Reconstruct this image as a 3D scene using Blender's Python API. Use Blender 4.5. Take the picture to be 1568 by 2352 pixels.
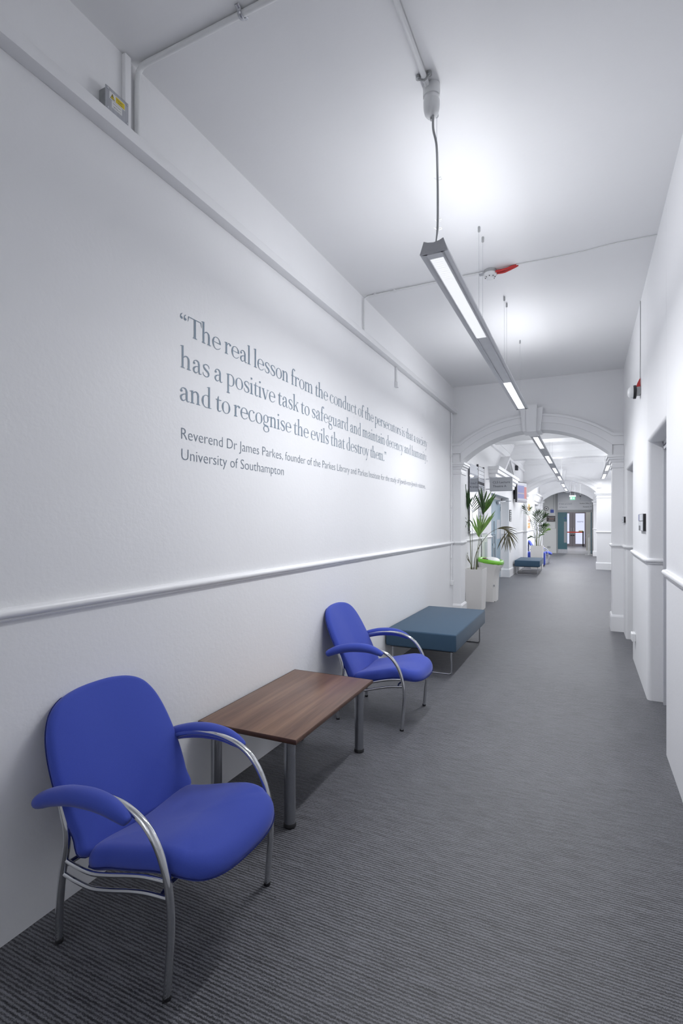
import bpy, bmesh, math, random
from mathutils import Vector, Matrix
random.seed(7)
for o in list(bpy.data.objects): bpy.data.objects.remove(o)
S = bpy.context.scene
COL = S.collection
PI = math.pi

# ---------------------------------------------------------------- camera, world, exposure
H, FPX = 1.55, 1176.0
YAW = math.atan(560/FPX)
cd = bpy.data.cameras.new('camera'); cam = bpy.data.objects.new('camera', cd); COL.objects.link(cam)
cam.location = (0, 0, H); cam.rotation_euler = (PI/2, 0, YAW)
cd.sensor_fit = 'VERTICAL'; cd.sensor_height = 36.0; cd.sensor_width = 24.0
cd.lens = FPX*36.0/2352; cd.shift_y = (1198-1176)/2352.0; cd.clip_start = 0.02; cd.clip_end = 100
S.camera = cam
w = bpy.data.worlds.new('world'); S.world = w; w.use_nodes = True
w.node_tree.nodes['Background'].inputs[0].default_value = (0.80, 0.88, 1.0, 1)
w.node_tree.nodes['Background'].inputs[1].default_value = 0.3
S.view_settings.view_transform = 'Standard'; S.view_settings.look = 'None'
S.view_settings.exposure = 0.46; S.view_settings.gamma = 1.0; S.view_settings.use_curve_mapping = False
LAMPCOL = (0.965, 0.975, 1.0)
UP_W, DOWN_W, UP_TILT = 3.0, 18.5, 62

# ---------------------------------------------------------------- materials
MATS = {}
def srgb(r, g, b):
    f = lambda c: (c/255/12.92 if c/255 <= .04045 else ((c/255+.055)/1.055)**2.4)
    return (f(r), f(g), f(b), 1)
def mat(name, col, rough=.5, metal=0, spec=None, noise=0.0, nscale=40, bump=0.0, bscale=60, emit=0, coat=0, sheen=0, stretch=(1,1,1), alpha=None, trans=0):
    if name in MATS: return MATS[name]
    m = bpy.data.materials.new(name); m.use_nodes = True
    nt = m.node_tree; b = nt.nodes['Principled BSDF']
    b.inputs['Base Color'].default_value = col; b.inputs['Roughness'].default_value = rough
    b.inputs['Metallic'].default_value = metal
    if spec is not None: b.inputs['Specular IOR Level'].default_value = spec
    if coat: b.inputs['Coat Weight'].default_value = coat
    if sheen: b.inputs['Sheen Weight'].default_value = sheen; b.inputs['Sheen Roughness'].default_value = .4
    if trans: b.inputs['Transmission Weight'].default_value = trans; b.inputs['IOR'].default_value = 1.1
    if alpha is not None: b.inputs['Alpha'].default_value = alpha
    if emit:
        b.inputs['Emission Color'].default_value = col; b.inputs['Emission Strength'].default_value = emit
    if noise or bump:
        tc = nt.nodes.new('ShaderNodeTexCoord'); mp = nt.nodes.new('ShaderNodeMapping')
        mp.inputs['Scale'].default_value = stretch
        nt.links.new(tc.outputs['Object'], mp.inputs[0])
    if noise:
        n = nt.nodes.new('ShaderNodeTexNoise'); n.inputs['Scale'].default_value = nscale; n.inputs['Detail'].default_value = 4
        nt.links.new(mp.outputs[0], n.inputs['Vector'])
        r = nt.nodes.new('ShaderNodeMapRange'); r.inputs[1].default_value = .3; r.inputs[2].default_value = .7
        r.inputs[3].default_value = 1-noise; r.inputs[4].default_value = 1+noise
        nt.links.new(n.outputs['Fac'], r.inputs[0])
        mx = nt.nodes.new('ShaderNodeVectorMath'); mx.operation = 'SCALE'; mx.inputs[0].default_value = col[:3]
        nt.links.new(r.outputs[0], mx.inputs['Scale']); nt.links.new(mx.outputs[0], b.inputs['Base Color'])
    if bump:
        n2 = nt.nodes.new('ShaderNodeTexNoise'); n2.inputs['Scale'].default_value = bscale; n2.inputs['Detail'].default_value = 5
        nt.links.new(mp.outputs[0], n2.inputs['Vector'])
        bp = nt.nodes.new('ShaderNodeBump'); bp.inputs['Strength'].default_value = bump; bp.inputs['Distance'].default_value = .004
        nt.links.new(n2.outputs['Fac'], bp.inputs['Height']); nt.links.new(bp.outputs[0], b.inputs['Normal'])
    MATS[name] = m; return m

WALL = mat('wall_paint', (.87, .875, .893, 1), .55, noise=.012, nscale=1.5, bump=.25, bscale=45)
CEIL = mat('ceiling_paint', (.875, .88, .895, 1), .6, noise=.01, nscale=1.2, bump=.15, bscale=30)
TRIM = mat('gloss_trim_paint', (.87, .875, .893, 1), .32, bump=.06, bscale=25)
GREYW = mat('grey_wall_paint', (.80, .81, .80, 1), .55, bump=.1, bscale=30)
CREAM = mat('cream_wall_paint', (.62, .60, .55, 1), .6, bump=.1)
CHROME = mat('polished_chrome', (.62, .63, .65, 1), .1, 1, noise=.04, nscale=8)
STEEL = mat('brushed_steel', (.52, .53, .56, 1), .36, 1, noise=.1, nscale=60, stretch=(1,1,.08))
SATIN = mat('satin_leg_steel', (.42, .43, .46, 1), .22, 1, noise=.04, nscale=20)
BLUE = mat('royal_blue_fabric', (.052, .084, .43, 1), .8, spec=.2, noise=.12, nscale=900, bump=.25, bscale=900, sheen=.25)
BLUED = mat('blue_fabric_seam', (.02, .03, .16, 1), .9, spec=.1, noise=.1, nscale=800)
TEAL = mat('slate_blue_fabric', (.046, .090, .145, 1), .75, spec=.25, noise=.15, nscale=700, bump=.25, bscale=800, sheen=.15)
BLACK = mat('black_plastic', (.015, .015, .018, 1), .4, noise=.1)
DARK = mat('dark_plastic', (.03, .032, .04, 1), .35, noise=.1)
WHITEP = mat('white_plastic', (.78, .79, .80, 1), .35, noise=.01)
GREYP = mat('grey_plastic', (.40, .41, .42, 1), .4, noise=.02)
RED = mat('red_plastic', (.55, .03, .03, 1), .4, noise=.05)
LAMPGREY = mat('lamp_housing_grey', (.70, .71, .74, 1), .42, .1, noise=.02, nscale=10)
PLANTER = mat('planter_offwhite', (.78, .765, .75, 1), .4, noise=.01)
GREEN = mat('lime_green_plastic', (.20, .56, .05, 1), .3, noise=.03)
SOIL = mat('dark_soil', (.03, .022, .018, 1), .95, noise=.5, nscale=60, bump=1, bscale=60)
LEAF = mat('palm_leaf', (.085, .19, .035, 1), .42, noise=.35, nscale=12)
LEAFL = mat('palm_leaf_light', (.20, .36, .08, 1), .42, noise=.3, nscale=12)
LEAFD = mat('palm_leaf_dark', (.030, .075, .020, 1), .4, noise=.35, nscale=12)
LEAFDRY = mat('palm_leaf_dry', (.13, .12, .06, 1), .6, noise=.5, nscale=14)
STEM = mat('palm_stem', (.14, .16, .07, 1), .5, noise=.35, nscale=30, stretch=(1,1,.3))
INK = mat('slate_blue_vinyl', (.18, .245, .32, 1), .5, noise=.01)
INK2 = mat('slate_grey_vinyl', (.15, .19, .245, 1), .5, noise=.01)
SIGNG = mat('grey_sign_panel', (.42, .435, .47, 1), .4, noise=.01)
DARKINK = mat('dark_lettering', (.04, .045, .055, 1), .5, noise=.01)
DOORB = mat('pale_blue_door_paint', (.29, .40, .48, 1), .4, noise=.02)
DOORT = mat('teal_door_paint', (.06, .17, .21, 1), .4, noise=.02)
VISION = mat('dark_vision_glass', (.05, .13, .18, 1), .08, noise=.02)
ALU = mat('bronze_grey_door_frame', (.36, .33, .36, 1), .4, .3, noise=.03)
YELLOW = mat('yellow_label', (.75, .58, .03, 1), .5, noise=.01)
PAPER = mat('white_paper', (.78, .78, .78, 1), .6, noise=.01)
def emis(name, col, s, rib=False, base=.8):
    m = bpy.data.materials.new(name); m.use_nodes = True; nt = m.node_tree
    b = nt.nodes['Principled BSDF']; b.inputs['Base Color'].default_value = (base, base, base, 1); b.inputs['Roughness'].default_value = .3
    b.inputs['Emission Color'].default_value = (*col, 1); b.inputs['Emission Strength'].default_value = s
    tc = nt.nodes.new('ShaderNodeTexCoord'); wv = nt.nodes.new('ShaderNodeTexWave'); wv.bands_direction = 'Y'
    wv.inputs['Scale'].default_value = 14; wv.inputs['Distortion'].default_value = .4
    mr = nt.nodes.new('ShaderNodeMapRange'); mr.inputs[3].default_value = s*(.80 if rib else .97); mr.inputs[4].default_value = s
    nt.links.new(tc.outputs['Object'], wv.inputs[0]); nt.links.new(wv.outputs['Fac'], mr.inputs[0]); nt.links.new(mr.outputs[0], b.inputs['Emission Strength'])
    return m
DIFF1 = emis('prismatic_diffuser_glow', (.95, .97, 1.0), .54, True)
DIFF2 = emis('diffuser_glow', (.96, .97, 1.0), 1.9)
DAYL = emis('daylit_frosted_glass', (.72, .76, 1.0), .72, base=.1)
EXITG = emis('exit_sign_green', (.10, .65, .35), .9, base=.02)
EXITW = emis('exit_sign_white', (.8, 1, .9), .9, base=.02)

def wood():
    m = bpy.data.materials.new('walnut_laminate'); m.use_nodes = True; nt = m.node_tree; b = nt.nodes['Principled BSDF']
    tc = nt.nodes.new('ShaderNodeTexCoord'); mp = nt.nodes.new('ShaderNodeMapping'); mp.inputs['Scale'].default_value = (22, .9, 1)
    n = nt.nodes.new('ShaderNodeTexNoise'); n.inputs['Scale'].default_value = 1; n.inputs['Detail'].default_value = 6; n.inputs['Distortion'].default_value = .3
    mp2 = nt.nodes.new('ShaderNodeMapping'); mp2.inputs['Scale'].default_value = (320, 6, 1)
    n2 = nt.nodes.new('ShaderNodeTexNoise'); n2.inputs['Scale'].default_value = 1; n2.inputs['Detail'].default_value = 3
    nt.links.new(tc.outputs['Object'], mp.inputs[0]); nt.links.new(tc.outputs['Object'], mp2.inputs[0])
    nt.links.new(mp.outputs[0], n.inputs[0]); nt.links.new(mp2.outputs[0], n2.inputs[0])
    ad = nt.nodes.new('ShaderNodeMath'); ad.operation = 'MULTIPLY_ADD'; ad.inputs[1].default_value = .35
    nt.links.new(n2.outputs['Fac'], ad.inputs[0]); nt.links.new(n.outputs['Fac'], ad.inputs[2])
    cr = nt.nodes.new('ShaderNodeValToRGB'); e = cr.color_ramp.elements
    e[0].position = .42; e[0].color = (.095, .048, .032, 1); e[1].position = .95; e[1].color = (.255, .15, .095, 1)
    x = e.new(.68); x.color = (.165, .09, .06, 1)
    nt.links.new(ad.outputs[0], cr.inputs[0]); nt.links.new(cr.outputs[0], b.inputs['Base Color'])
    b.inputs['Roughness'].default_value = .33
    return m
WOOD = wood()
EDGE = mat('walnut_edge_band', (.085, .04, .025, 1), .35, noise=.15, nscale=30)

def carpet():
    m = bpy.data.materials.new('ribbed_grey_carpet'); m.use_nodes = True; nt = m.node_tree; b = nt.nodes['Principled BSDF']; L = nt.links
    tc = nt.nodes.new('ShaderNodeTexCoord')
    wv = nt.nodes.new('ShaderNodeTexWave'); wv.bands_direction = 'Y'; wv.inputs['Scale'].default_value = 23; wv.inputs['Distortion'].default_value = 2.2
    wv.inputs['Detail'].default_value = 2; wv.inputs['Detail Scale'].default_value = 3.5
    L.new(tc.outputs['Object'], wv.inputs[0])
    def noise(sc, scale, det):
        mp = nt.nodes.new('ShaderNodeMapping'); mp.inputs['Scale'].default_value = sc
        n = nt.nodes.new('ShaderNodeTexNoise'); n.inputs['Scale'].default_value = scale; n.inputs['Detail'].default_value = det
        L.new(tc.outputs['Object'], mp.inputs[0]); L.new(mp.outputs[0], n.inputs[0]); return n
    n1 = noise((4.5, 46, 1), 1.6, 4)       # long streaks along the ribs
    n2 = noise((1, 1, 1), 240, 2)        # yarn speckle
    n3 = noise((1, 1, 1), 1.1, 2)        # broad wear
    def mul(a, k, c):
        q = nt.nodes.new('ShaderNodeMath'); q.operation = 'MULTIPLY_ADD'; q.inputs[1].default_value = k
        L.new(a, q.inputs[0])
        if isinstance(c, float): q.inputs[2].default_value = c
        else: L.new(c, q.inputs[2])
        return q.outputs[0]
    v = mul(wv.outputs['Fac'], .40, -.20)
    v = mul(n1.outputs['Fac'], .60, v)
    v = mul(n2.outputs['Fac'], .85, v)
    v = mul(n3.outputs['Fac'], .16, v)
    cr = nt.nodes.new('ShaderNodeValToRGB'); e = cr.color_ramp.elements
    e[0].position = .34; e[0].color = (.004, .004, .0052, 1); e[1].position = 1.0; e[1].color = (.175, .179, .200, 1)
    x = e.new(.66); x.color = (.040, .041, .047, 1)
    L.new(v, cr.inputs[0]); L.new(cr.outputs[0], b.inputs['Base Color'])
    b.inputs['Roughness'].default_value = .46; b.inputs['Specular IOR Level'].default_value = .52
    b.inputs['Sheen Weight'].default_value = .42; b.inputs['Sheen Roughness'].default_value = .2
    b.inputs['Sheen Tint'].default_value = (.95, .95, 1, 1)
    bp = nt.nodes.new('ShaderNodeBump'); bp.inputs['Strength'].default_value = .55; bp.inputs['Distance'].default_value = .004
    L.new(v, bp.inputs['Height']); L.new(bp.outputs[0], b.inputs['Normal'])
    return m
CARPET = carpet()
VINYLF = mat('pale_grey_hall_floor', (.40, .40, .42, 1), .45, noise=.05, nscale=3)

# ---------------------------------------------------------------- mesh helpers
class MB:
    def __init__(s): s.v = []; s.f = []
    def quad(s, a, b, c, d): n = len(s.v); s.v += [a, b, c, d]; s.f.append((n, n+1, n+2, n+3)); return s
    def poly(s, pts): n = len(s.v); s.v += [tuple(p) for p in pts]; s.f.append(tuple(range(n, n+len(pts)))); return s
    def box(s, x0, y0, z0, x1, y1, z1, bev=0, seg=2):
        if x0 > x1: x0, x1 = x1, x0
        if y0 > y1: y0, y1 = y1, y0
        if z0 > z1: z0, z1 = z1, z0
        if not bev:
            n = len(s.v)
            s.v += [(x0,y0,z0),(x1,y0,z0),(x1,y1,z0),(x0,y1,z0),(x0,y0,z1),(x1,y0,z1),(x1,y1,z1),(x0,y1,z1)]
            s.f += [tuple(n+i for i in q) for q in ((0,3,2,1),(4,5,6,7),(0,1,5,4),(1,2,6,5),(2,3,7,6),(3,0,4,7))]
            return s
        bm = bmesh.new(); bmesh.ops.create_cube(bm, size=1)
        for v in bm.verts: v.co = ((x0+x1)/2+v.co.x*(x1-x0), (y0+y1)/2+v.co.y*(y1-y0), (z0+z1)/2+v.co.z*(z1-z0))
        bmesh.ops.bevel(bm, geom=list(bm.edges), offset=bev, segments=seg, profile=.5, affect='EDGES', clamp_overlap=True)
        s.addbm(bm); return s
    def addbm(s, bm):
        n = len(s.v); bm.verts.index_update()
        s.v += [tuple(v.co) for v in bm.verts]; s.f += [tuple(n+v.index for v in f.verts) for f in bm.faces]; bm.free()
    def prism(s, pts, axis, a, b):
        # pts 2D; axis 0: (y,z) extruded in x ; 1: (x,z) in y ; 2: (x,y) in z
        def P(p, t): return (t, p[0], p[1]) if axis == 0 else ((p[0], t, p[1]) if axis == 1 else (p[0], p[1], t))
        n = len(s.v); k = len(pts)
        s.v += [P(p, a) for p in pts]+[P(p, b) for p in pts]
        s.f += [tuple(range(n, n+k)), tuple(range(n+2*k-1, n+k-1, -1))]
        s.f += [(n+i, n+(i+1) % k, n+k+(i+1) % k, n+k+i) for i in range(k)]
        return s
    def tube(s, path, r, seg=12, smooth=0, flat=1.0, up=None, caps=True):
        P = [Vector(p) for p in path]
        R = [r]*len(P) if not isinstance(r, (list, tuple)) else list(r)
        if smooth: P, R = catmull(P, R, smooth)
        n0 = len(s.v); prev = None
        for i, p in enumerate(P):
            t = (P[min(i+1, len(P)-1)]-P[max(i-1, 0)]).normalized()
            if prev is None:
                u = Vector(up) if up else (Vector((0,0,1)) if abs(t.z) < .9 else Vector((1,0,0)))
            else: u = prev
            u = (u-t*u.dot(t)).normalized(); prev = u; v = t.cross(u)
            for k in range(seg):
                a = 2*PI*k/seg; q = p+u*(math.cos(a)*R[i])+v*(math.sin(a)*R[i]*flat); s.v.append(tuple(q))
        for i in range(len(P)-1):
            for k in range(seg):
                a, b = n0+i*seg+k, n0+i*seg+(k+1) % seg
                s.f.append((a, b, b+seg, a+seg))
        if caps: s.f.append(tuple(n0+k for k in range(seg-1, -1, -1))); s.f.append(tuple(n0+(len(P)-1)*seg+k for k in range(seg)))
        return s
    def lathe(s, prof, c, seg=24, axis=2, caps=True):
        n0 = len(s.v); c = Vector(c)
        for (r, h) in prof:
            for k in range(seg):
                a = 2*PI*k/seg; x, y = r*math.cos(a), r*math.sin(a)
                q = (x, y, h) if axis == 2 else ((h, x, y) if axis == 0 else (x, h, y))
                s.v.append(tuple(c+Vector(q)))
        for i in range(len(prof)-1):
            for k in range(seg):
                a, b = n0+i*seg+k, n0+i*seg+(k+1) % seg; s.f.append((a, b, b+seg, a+seg))
        if caps: s.f.append(tuple(n0+k for k in range(seg-1, -1, -1))); s.f.append(tuple(n0+(len(prof)-1)*seg+k for k in range(seg)))
        return s
    def sweep(s, path, prof, closed_prof=False):
        """moulding: path [(x,y)], prof [(d,z)], d measured to the right of the path direction, mitred"""
        n = len(path); pts = [Vector(p) for p in path]; offs = []
        for i in range(n):
            ds = []
            if i > 0: ds.append((pts[i]-pts[i-1]).normalized())
            if i < n-1: ds.append((pts[i+1]-pts[i]).normalized())
            ns = [Vector((d.y, -d.x)) for d in ds]
            m = sum(ns, Vector((0, 0))).normalized(); k = 1/max(.25, m.dot(ns[0])); offs.append(m*k)
        n0 = len(s.v); K = len(prof)
        for i in range(n):
            for (d, z) in prof: q = pts[i]+offs[i]*d; s.v.append((q.x, q.y, z))
        for i in range(n-1):
            for k in range(K-1):
                a = n0+i*K+k; s.f.append((a, a+1, a+K+1, a+K))
        s.f.append(tuple(n0+k for k in range(K))); s.f.append(tuple(n0+(n-1)*K+k for k in range(K-1, -1, -1)))
        return s
    def build(s, name, m, parent=None, smooth=None, **tags):
        me = bpy.data.meshes.new(name); me.from_pydata(s.v, [], s.f); me.validate()
        me.materials.append(m)
        bm = bmesh.new(); bm.from_mesh(me); bmesh.ops.recalc_face_normals(bm, faces=bm.faces); bm.to_mesh(me); bm.free()
        if smooth is not None:
            me.shade_smooth()
            if smooth < 180: me.set_sharp_from_angle(angle=math.radians(smooth))
        o = bpy.data.objects.new(name, me); COL.objects.link(o)
        if parent is not None: o.parent = parent
        for k, v in tags.items(): o[k] = v
        return o
def catmull(P, R, k):
    out, ro = [], []
    n = len(P)
    for i in range(n-1):
        p0, p1, p2, p3 = P[max(i-1, 0)], P[i], P[i+1], P[min(i+2, n-1)]
        for j in range(k):
            t = j/k; a = -.5*t+t*t-.5*t**3; b = 1-2.5*t*t+1.5*t**3; c = .5*t+2*t*t-1.5*t**3; d = -.5*t*t+.5*t**3
            out.append(p0*a+p1*b+p2*c+p3*d); ro.append(R[i]*(1-t)+R[i+1]*t)
    out.append(P[-1]); ro.append(R[-1]); return out, ro
def B(*a, **k): return MB().box(*a, **k)
def thing(name, label, cat, loc=(0,0,0), group=None, rz=0):
    o = bpy.data.objects.new(name, None); COL.objects.link(o); o.location = loc; o.rotation_euler = (0, 0, rz); o.empty_display_size = .1
    o['label'] = label; o['category'] = cat
    if group: o['group'] = group
    return o
def copy_tree(o, parent=None):
    kids = list(o.children); c = o.copy(); COL.objects.link(c); c.parent = parent
    for ch in kids: copy_tree(ch, c)
    return c
def struct(mb, name, m, smooth=None): return mb.build(name, m, None, smooth, kind='structure')
def text(body, name, m, parent, origin, ux, uz, height_cap, width=None, align='LEFT', thick=0.0006, thin=0):
    """writing laid on a plane: origin + ux*x + uz*y ; fitted to the given width"""
    cu = bpy.data.curves.new(name, 'FONT'); cu.body = body; cu.size = 1; cu.resolution_u = 3; cu.offset = thin
    ob = bpy.data.objects.new(name, cu); COL.objects.link(ob)
    dg = bpy.context.evaluated_depsgraph_get(); dg.update()
    me = bpy.data.meshes.new_from_object(ob.evaluated_get(dg)); bpy.data.objects.remove(ob)
    xs = [v.co.x for v in me.vertices]
    x0, x1 = min(xs), max(xs); k = height_cap/.73
    kx = (width/(x1-x0)) if width else k
    o0 = Vector(origin); ux = Vector(ux); uz = Vector(uz)
    sh = {'LEFT': -x0, 'RIGHT': -x1, 'CENTER': -(x0+x1)/2}[align]
    for v in me.vertices: v.co = o0+ux*((v.co.x+sh)*kx)+uz*(v.co.y*k)
    me.materials.clear(); me.materials.append(m); me.name = name
    t = bpy.data.objects.new(name, me); COL.objects.link(t)
    if parent is not None: t.parent = parent
    return t

# ================================================================= SETTING
XL, XR, ZC = -1.92, .485, 3.70
Y1, Y1B, Y2, Y2B, Y3, Y3B, YE = 8.2, 8.53, 18.5, 18.85, 25.6, 25.95, 27.2
XR2 = 1.75
struct(B(-2.6, -8.2, -.05, 2.2, YE, 0), 'floor', CARPET)
struct(B(-2.6, YE, -.05, 2.2, 36, 0), 'floor', VINYLF)
struct(B(-2.6, -8.2, ZC, 2.2, 36, ZC+.1), 'ceiling', CEIL)
# left wall with the double-door recess and the far doorway
m = MB()
m.box(XL-.25, -8.2, 0, XL, 11.9, ZC); m.box(XL-.25, 11.9, 2.2, XL, 14.86, ZC); m.box(XL-.25, 14.86, 0, XL, 22.4, ZC)
m.box(XL-.25, 22.4, 2.3, XL, 24.9, ZC); m.box(XL-.25, 24.9, 0, XL, 36, ZC); m.box(XL-.3, 22.4, 0, XL-.2, 24.9, 2.3)
struct(m, 'wall_left', WALL)
# right wall of the near corridor with two door recesses, soft plaster arrises
def rprof(y0, y1, r0, r1):
    p = []
    if r0: p += [(XR+r0-r0*math.sin(a), y0+r0-r0*math.cos(a)) for a in [i*PI/12 for i in range(0, 7)]]
    else: p += [(XR, y0)]
    if r1: p += [(XR+r1-r1*math.cos(a), y1-r1+r1*math.sin(a)) for a in [i*PI/12 for i in range(0, 7)]]
    else: p += [(XR, y1)]
    return p+[(XR+.3, y1), (XR+.3, y0)]
m = MB()
m.prism(rprof(-8.2, 4.0, 0, .004), 2, 0, ZC); m.prism(rprof(5.15, 6.65, .035, .004), 2, 0, ZC); m.prism(rprof(7.72, 8.25, .02, 0), 2, 0, ZC)
def lint(y0, y1, z, r=.03):
    pts = [(XR+r-r*math.cos(a), z+r-r*math.sin(a)) for a in [i*PI/12 for i in range(0, 7)]]+[(XR+.3, z), (XR+.3, ZC), (XR, ZC)]
    m.prism(pts, 1, y0, y1)
lint(4.0, 5.15, 2.235); lint(6.65, 7.72, 2.225)
struct(m, 'wall_right', WALL, 40)
# right wall behind the door openings, lobby right wall, back wall, far walls
struct(B(XR+.3, -8.2, 0, XR+.45, Y1+.1, ZC), 'wall_right', WALL)
struct(B(XR2, Y1B-.1, 0, XR2+.2, Y2+.1, ZC), 'wall_right', WALL)
struct(B(XL-.2, -8.4, 0, XR+.45, -8.2, ZC), 'wall_back', WALL)
struct(B(.485, Y2B-.1, 0, .75, YE, ZC), 'wall_right', WALL)

def arch_wall(name, y, yb, x0, x1, pl=-1.795, pr=.343, mt=WALL, r0=1.546, full=True):
    cx = (pl+pr)/2; hs = (pr-pl)/2; R = r0; zc0 = 2.93-R; N = 40
    a0 = math.asin(hs/R)
    arc = [(cx+R*math.sin(-a0+2*a0*i/N), zc0+R*math.cos(-a0+2*a0*i/N)) for i in range(N+1)]
    m = MB()
    m.box(x0, y, 0, pl, yb, arc[0][1]); m.box(pr, y, 0, x1, yb, arc[-1][1])
    for i in range(N):
        (xa, za), (xb, zb) = arc[i], arc[i+1]
        m.quad((xa, y, za), (xb, y, zb), (xb, y, ZC), (xa, y, ZC)); m.quad((xa, yb, za), (xb, yb, zb), (xb, yb, ZC), (xa, yb, ZC))
        m.quad((xa, y, za), (xb, y, zb), (xb, yb, zb), (xa, yb, za))
    m.box(x0, y, arc[0][1], pl, yb, ZC); m.box(pr, y, arc[-1][1], x1, yb, ZC)
    wl = m.build(name, mt, None, 30, kind='structure')
    # archivolt bands
    def band(Ri, Ro, th, stub=None):
        mb = MB(); f = y-th
        ai = math.asin(min(1, hs/Ri)) if stub is None else math.asin(min(1, (hs+.005)/Ri)); ao = math.asin(min(1, (hs+.0)/Ro)) if stub is None else math.asin((hs+.005)/Ro)
        pi_ = [(cx+Ri*math.sin(-ai+2*ai*i/N), zc0+Ri*math.cos(-ai+2*ai*i/N)) for i in range(N+1)]
        po = [(cx+Ro*math.sin(-ao+2*ao*i/N), zc0+Ro*math.cos(-ao+2*ao*i/N)) for i in range(N+1)]
        for i in range(N):
            a, b, c, d = pi_[i], pi_[i+1], po[i+1], po[i]
            mb.quad((a[0], f, a[1]), (b[0], f, b[1]), (c[0], f, c[1]), (d[0], f, d[1]))
            mb.quad((d[0], f, d[1]), (c[0], f, c[1]), (c[0], y, c[1]), (d[0], y, d[1]))
            mb.quad((a[0], f, a[1]), (b[0], f, b[1]), (b[0], y, b[1]), (a[0], y, a[1]))
        if stub is not None:
            for (xa, xb, k) in ((max(x0, -1.92), pi_[0][0], 0), (pi_[-1][0], min(x1, .485) if full else pr+.14, -1)):
                mb.box(xa, f, pi_[k][1], xb, y, po[k][1])
        return mb
    band(R, R+.105, .020).build('arch_fascia', TRIM, wl, 30)
    band(R+.105, R+.20, .034, 1).build('arch_moulding', TRIM, wl, 30)
    band(R+.20, R+.232, .052, 1).build('arch_hood_mould', TRIM, wl, 30)
    # keystone
    k = MB(); k.prism([(cx-.066, 2.888), (cx+.066, 2.888), (cx+.078, 3.29), (cx-.078, 3.29)], 1, y-.125, yb+.05)
    k.build('keystone', TRIM, wl)
    k = MB(); k.prism([(cx-.125, 2.905), (cx+.125, 2.905), (cx+.16, 3.245), (cx-.16, 3.245)], 1, y-.085, yb+.02)
    k.build('keystone_shoulder', TRIM, wl)
    # piers: capital mouldings, base blocks, dado
    def pier(path, base=True):
        cap = [(0, 2.305), (.016, 2.312), (.018, 2.335), (.005, 2.345), (.005, 2.385), (.022, 2.392), (.03, 2.42), (.05, 2.43), (.052, 2.452), (.068, 2.458), (.068, 2.488), (0, 2.492)]
        MB().sweep(path, cap).build('capital', TRIM, wl)
        MB().sweep(path, DADO).build('dado_rail', TRIM, wl, 50)
        if base: MB().sweep(path, BASEP).build('plinth_block', TRIM, wl)
    pier([(x0 if x0 > -1.93 else -1.92, y), (pl, y), (pl, yb), (-1.92, yb)])
    pier([((.485 if full else min(x1, 1.75)), yb), (pr, yb), (pr, y), ((.485 if full else min(x1, 1.75)), y)])
    return wl
DADO = [(0, 1.182), (.010, 1.183), (.013, 1.189), (.010, 1.195)]+[(.008+.020*math.sin(a), 1.213-.019*math.cos(a)) for a in [i*PI/10 for i in range(0, 11)]]+[(0, 1.234)]
BASEP = [(0, 0), (.022, 0), (.022, .205), (.012, .225), (0, .235)]
arch_wall('wall_middle', Y1, Y1B, -1.92, 1.95)
arch_wall('wall_far', Y2, Y2B, -1.92, 1.95, pl=-1.81, pr=.331, full=False)
arch_wall('wall_far', Y3, Y3B, -1.92, .5, pl=-1.80, pr=.32, mt=WALL)

# dado rails on the side walls (named as trim)
struct(MB().sweep([(XL, -8.2), (XL, Y1)], DADO), 'trim_1', TRIM, 50)
struct(MB().sweep([(XL, Y1B), (XL, 11.9), (-2.14, 11.9)], DADO), 'trim_2', TRIM, 50)
struct(MB().sweep([(-2.14, 14.86), (XL, 14.86), (XL, Y2)], DADO), 'trim_3', TRIM, 50)
struct(MB().sweep([(XL, Y2B), (XL, 22.2)], DADO), 'trim_4', TRIM, 50)
DR = DADO
struct(MB().sweep([(XR, 4.0), (XR, -8.2)], DR), 'trim_5', TRIM, 50)
struct(MB().sweep([(XR, 6.65), (XR, 5.185), (XR+.01, 5.16), (XR+.035, 5.15), (XR+.115, 5.15)], DR), 'trim_6', TRIM, 50)
struct(MB().sweep([(XR, Y1), (XR, 7.74), (XR+.02, 7.72), (XR+.115, 7.72)], DR), 'trim_7', TRIM, 50)
struct(MB().sweep([(-2.14, 14.86), (XL, 14.86), (XL, Y2)], BASEP), 'baseboard_left', TRIM)
struct(MB().sweep([(XL, Y1B), (XL, 11.9)], BASEP), 'baseboard_left', TRIM)
struct(MB().sweep([(XL, Y2B), (XL, 22.2)], BASEP), 'baseboard_left', TRIM)
# boxed rail high on the left wall
m = MB(); m.box(XL, -8.2, 3.272, -1.853, Y1, 3.328, bev=.003); m.box(XL, -8.2, 3.328, -1.885, Y1, 3.345)
struct(m, 'trim_8', TRIM, 40)
struct(B(XL, Y1B, 3.25, -1.865, 18.5, 3.31, bev=.003), 'trim_9', TRIM)
# lobby beams and cornices
CORN = [(0, 3.46), (.02, 3.465), (.025, 3.49), (.05, 3.52), (.09, 3.56), (.10, 3.60), (.13, 3.63), (.13, 3.66), (.15, 3.665), (.15, 3.70), (0, 3.70)]
nt_ = 10
for yb0 in (11.75, 15.2):
    struct(B(-1.92, yb0, 3.31, XR2, yb0+.42, ZC, bev=.006), 'trim_%d' % nt_, CEIL); nt_ += 1
    c1 = [(d*.8, z) for d, z in CORN]
    struct(MB().sweep([(XR2, yb0), (XL, yb0)][::-1], c1), 'trim_%d' % nt_, TRIM, 30); nt_ += 1
    struct(MB().sweep([(XR2, yb0+.42), (XL, yb0+.42)], c1), 'trim_%d' % nt_, TRIM, 30); nt_ += 1
struct(MB().sweep([(XL, Y2), (XR2, Y2)], [(d*.8, z) for d, z in CORN]), 'trim_%d' % nt_, TRIM, 30); nt_ += 1
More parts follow.
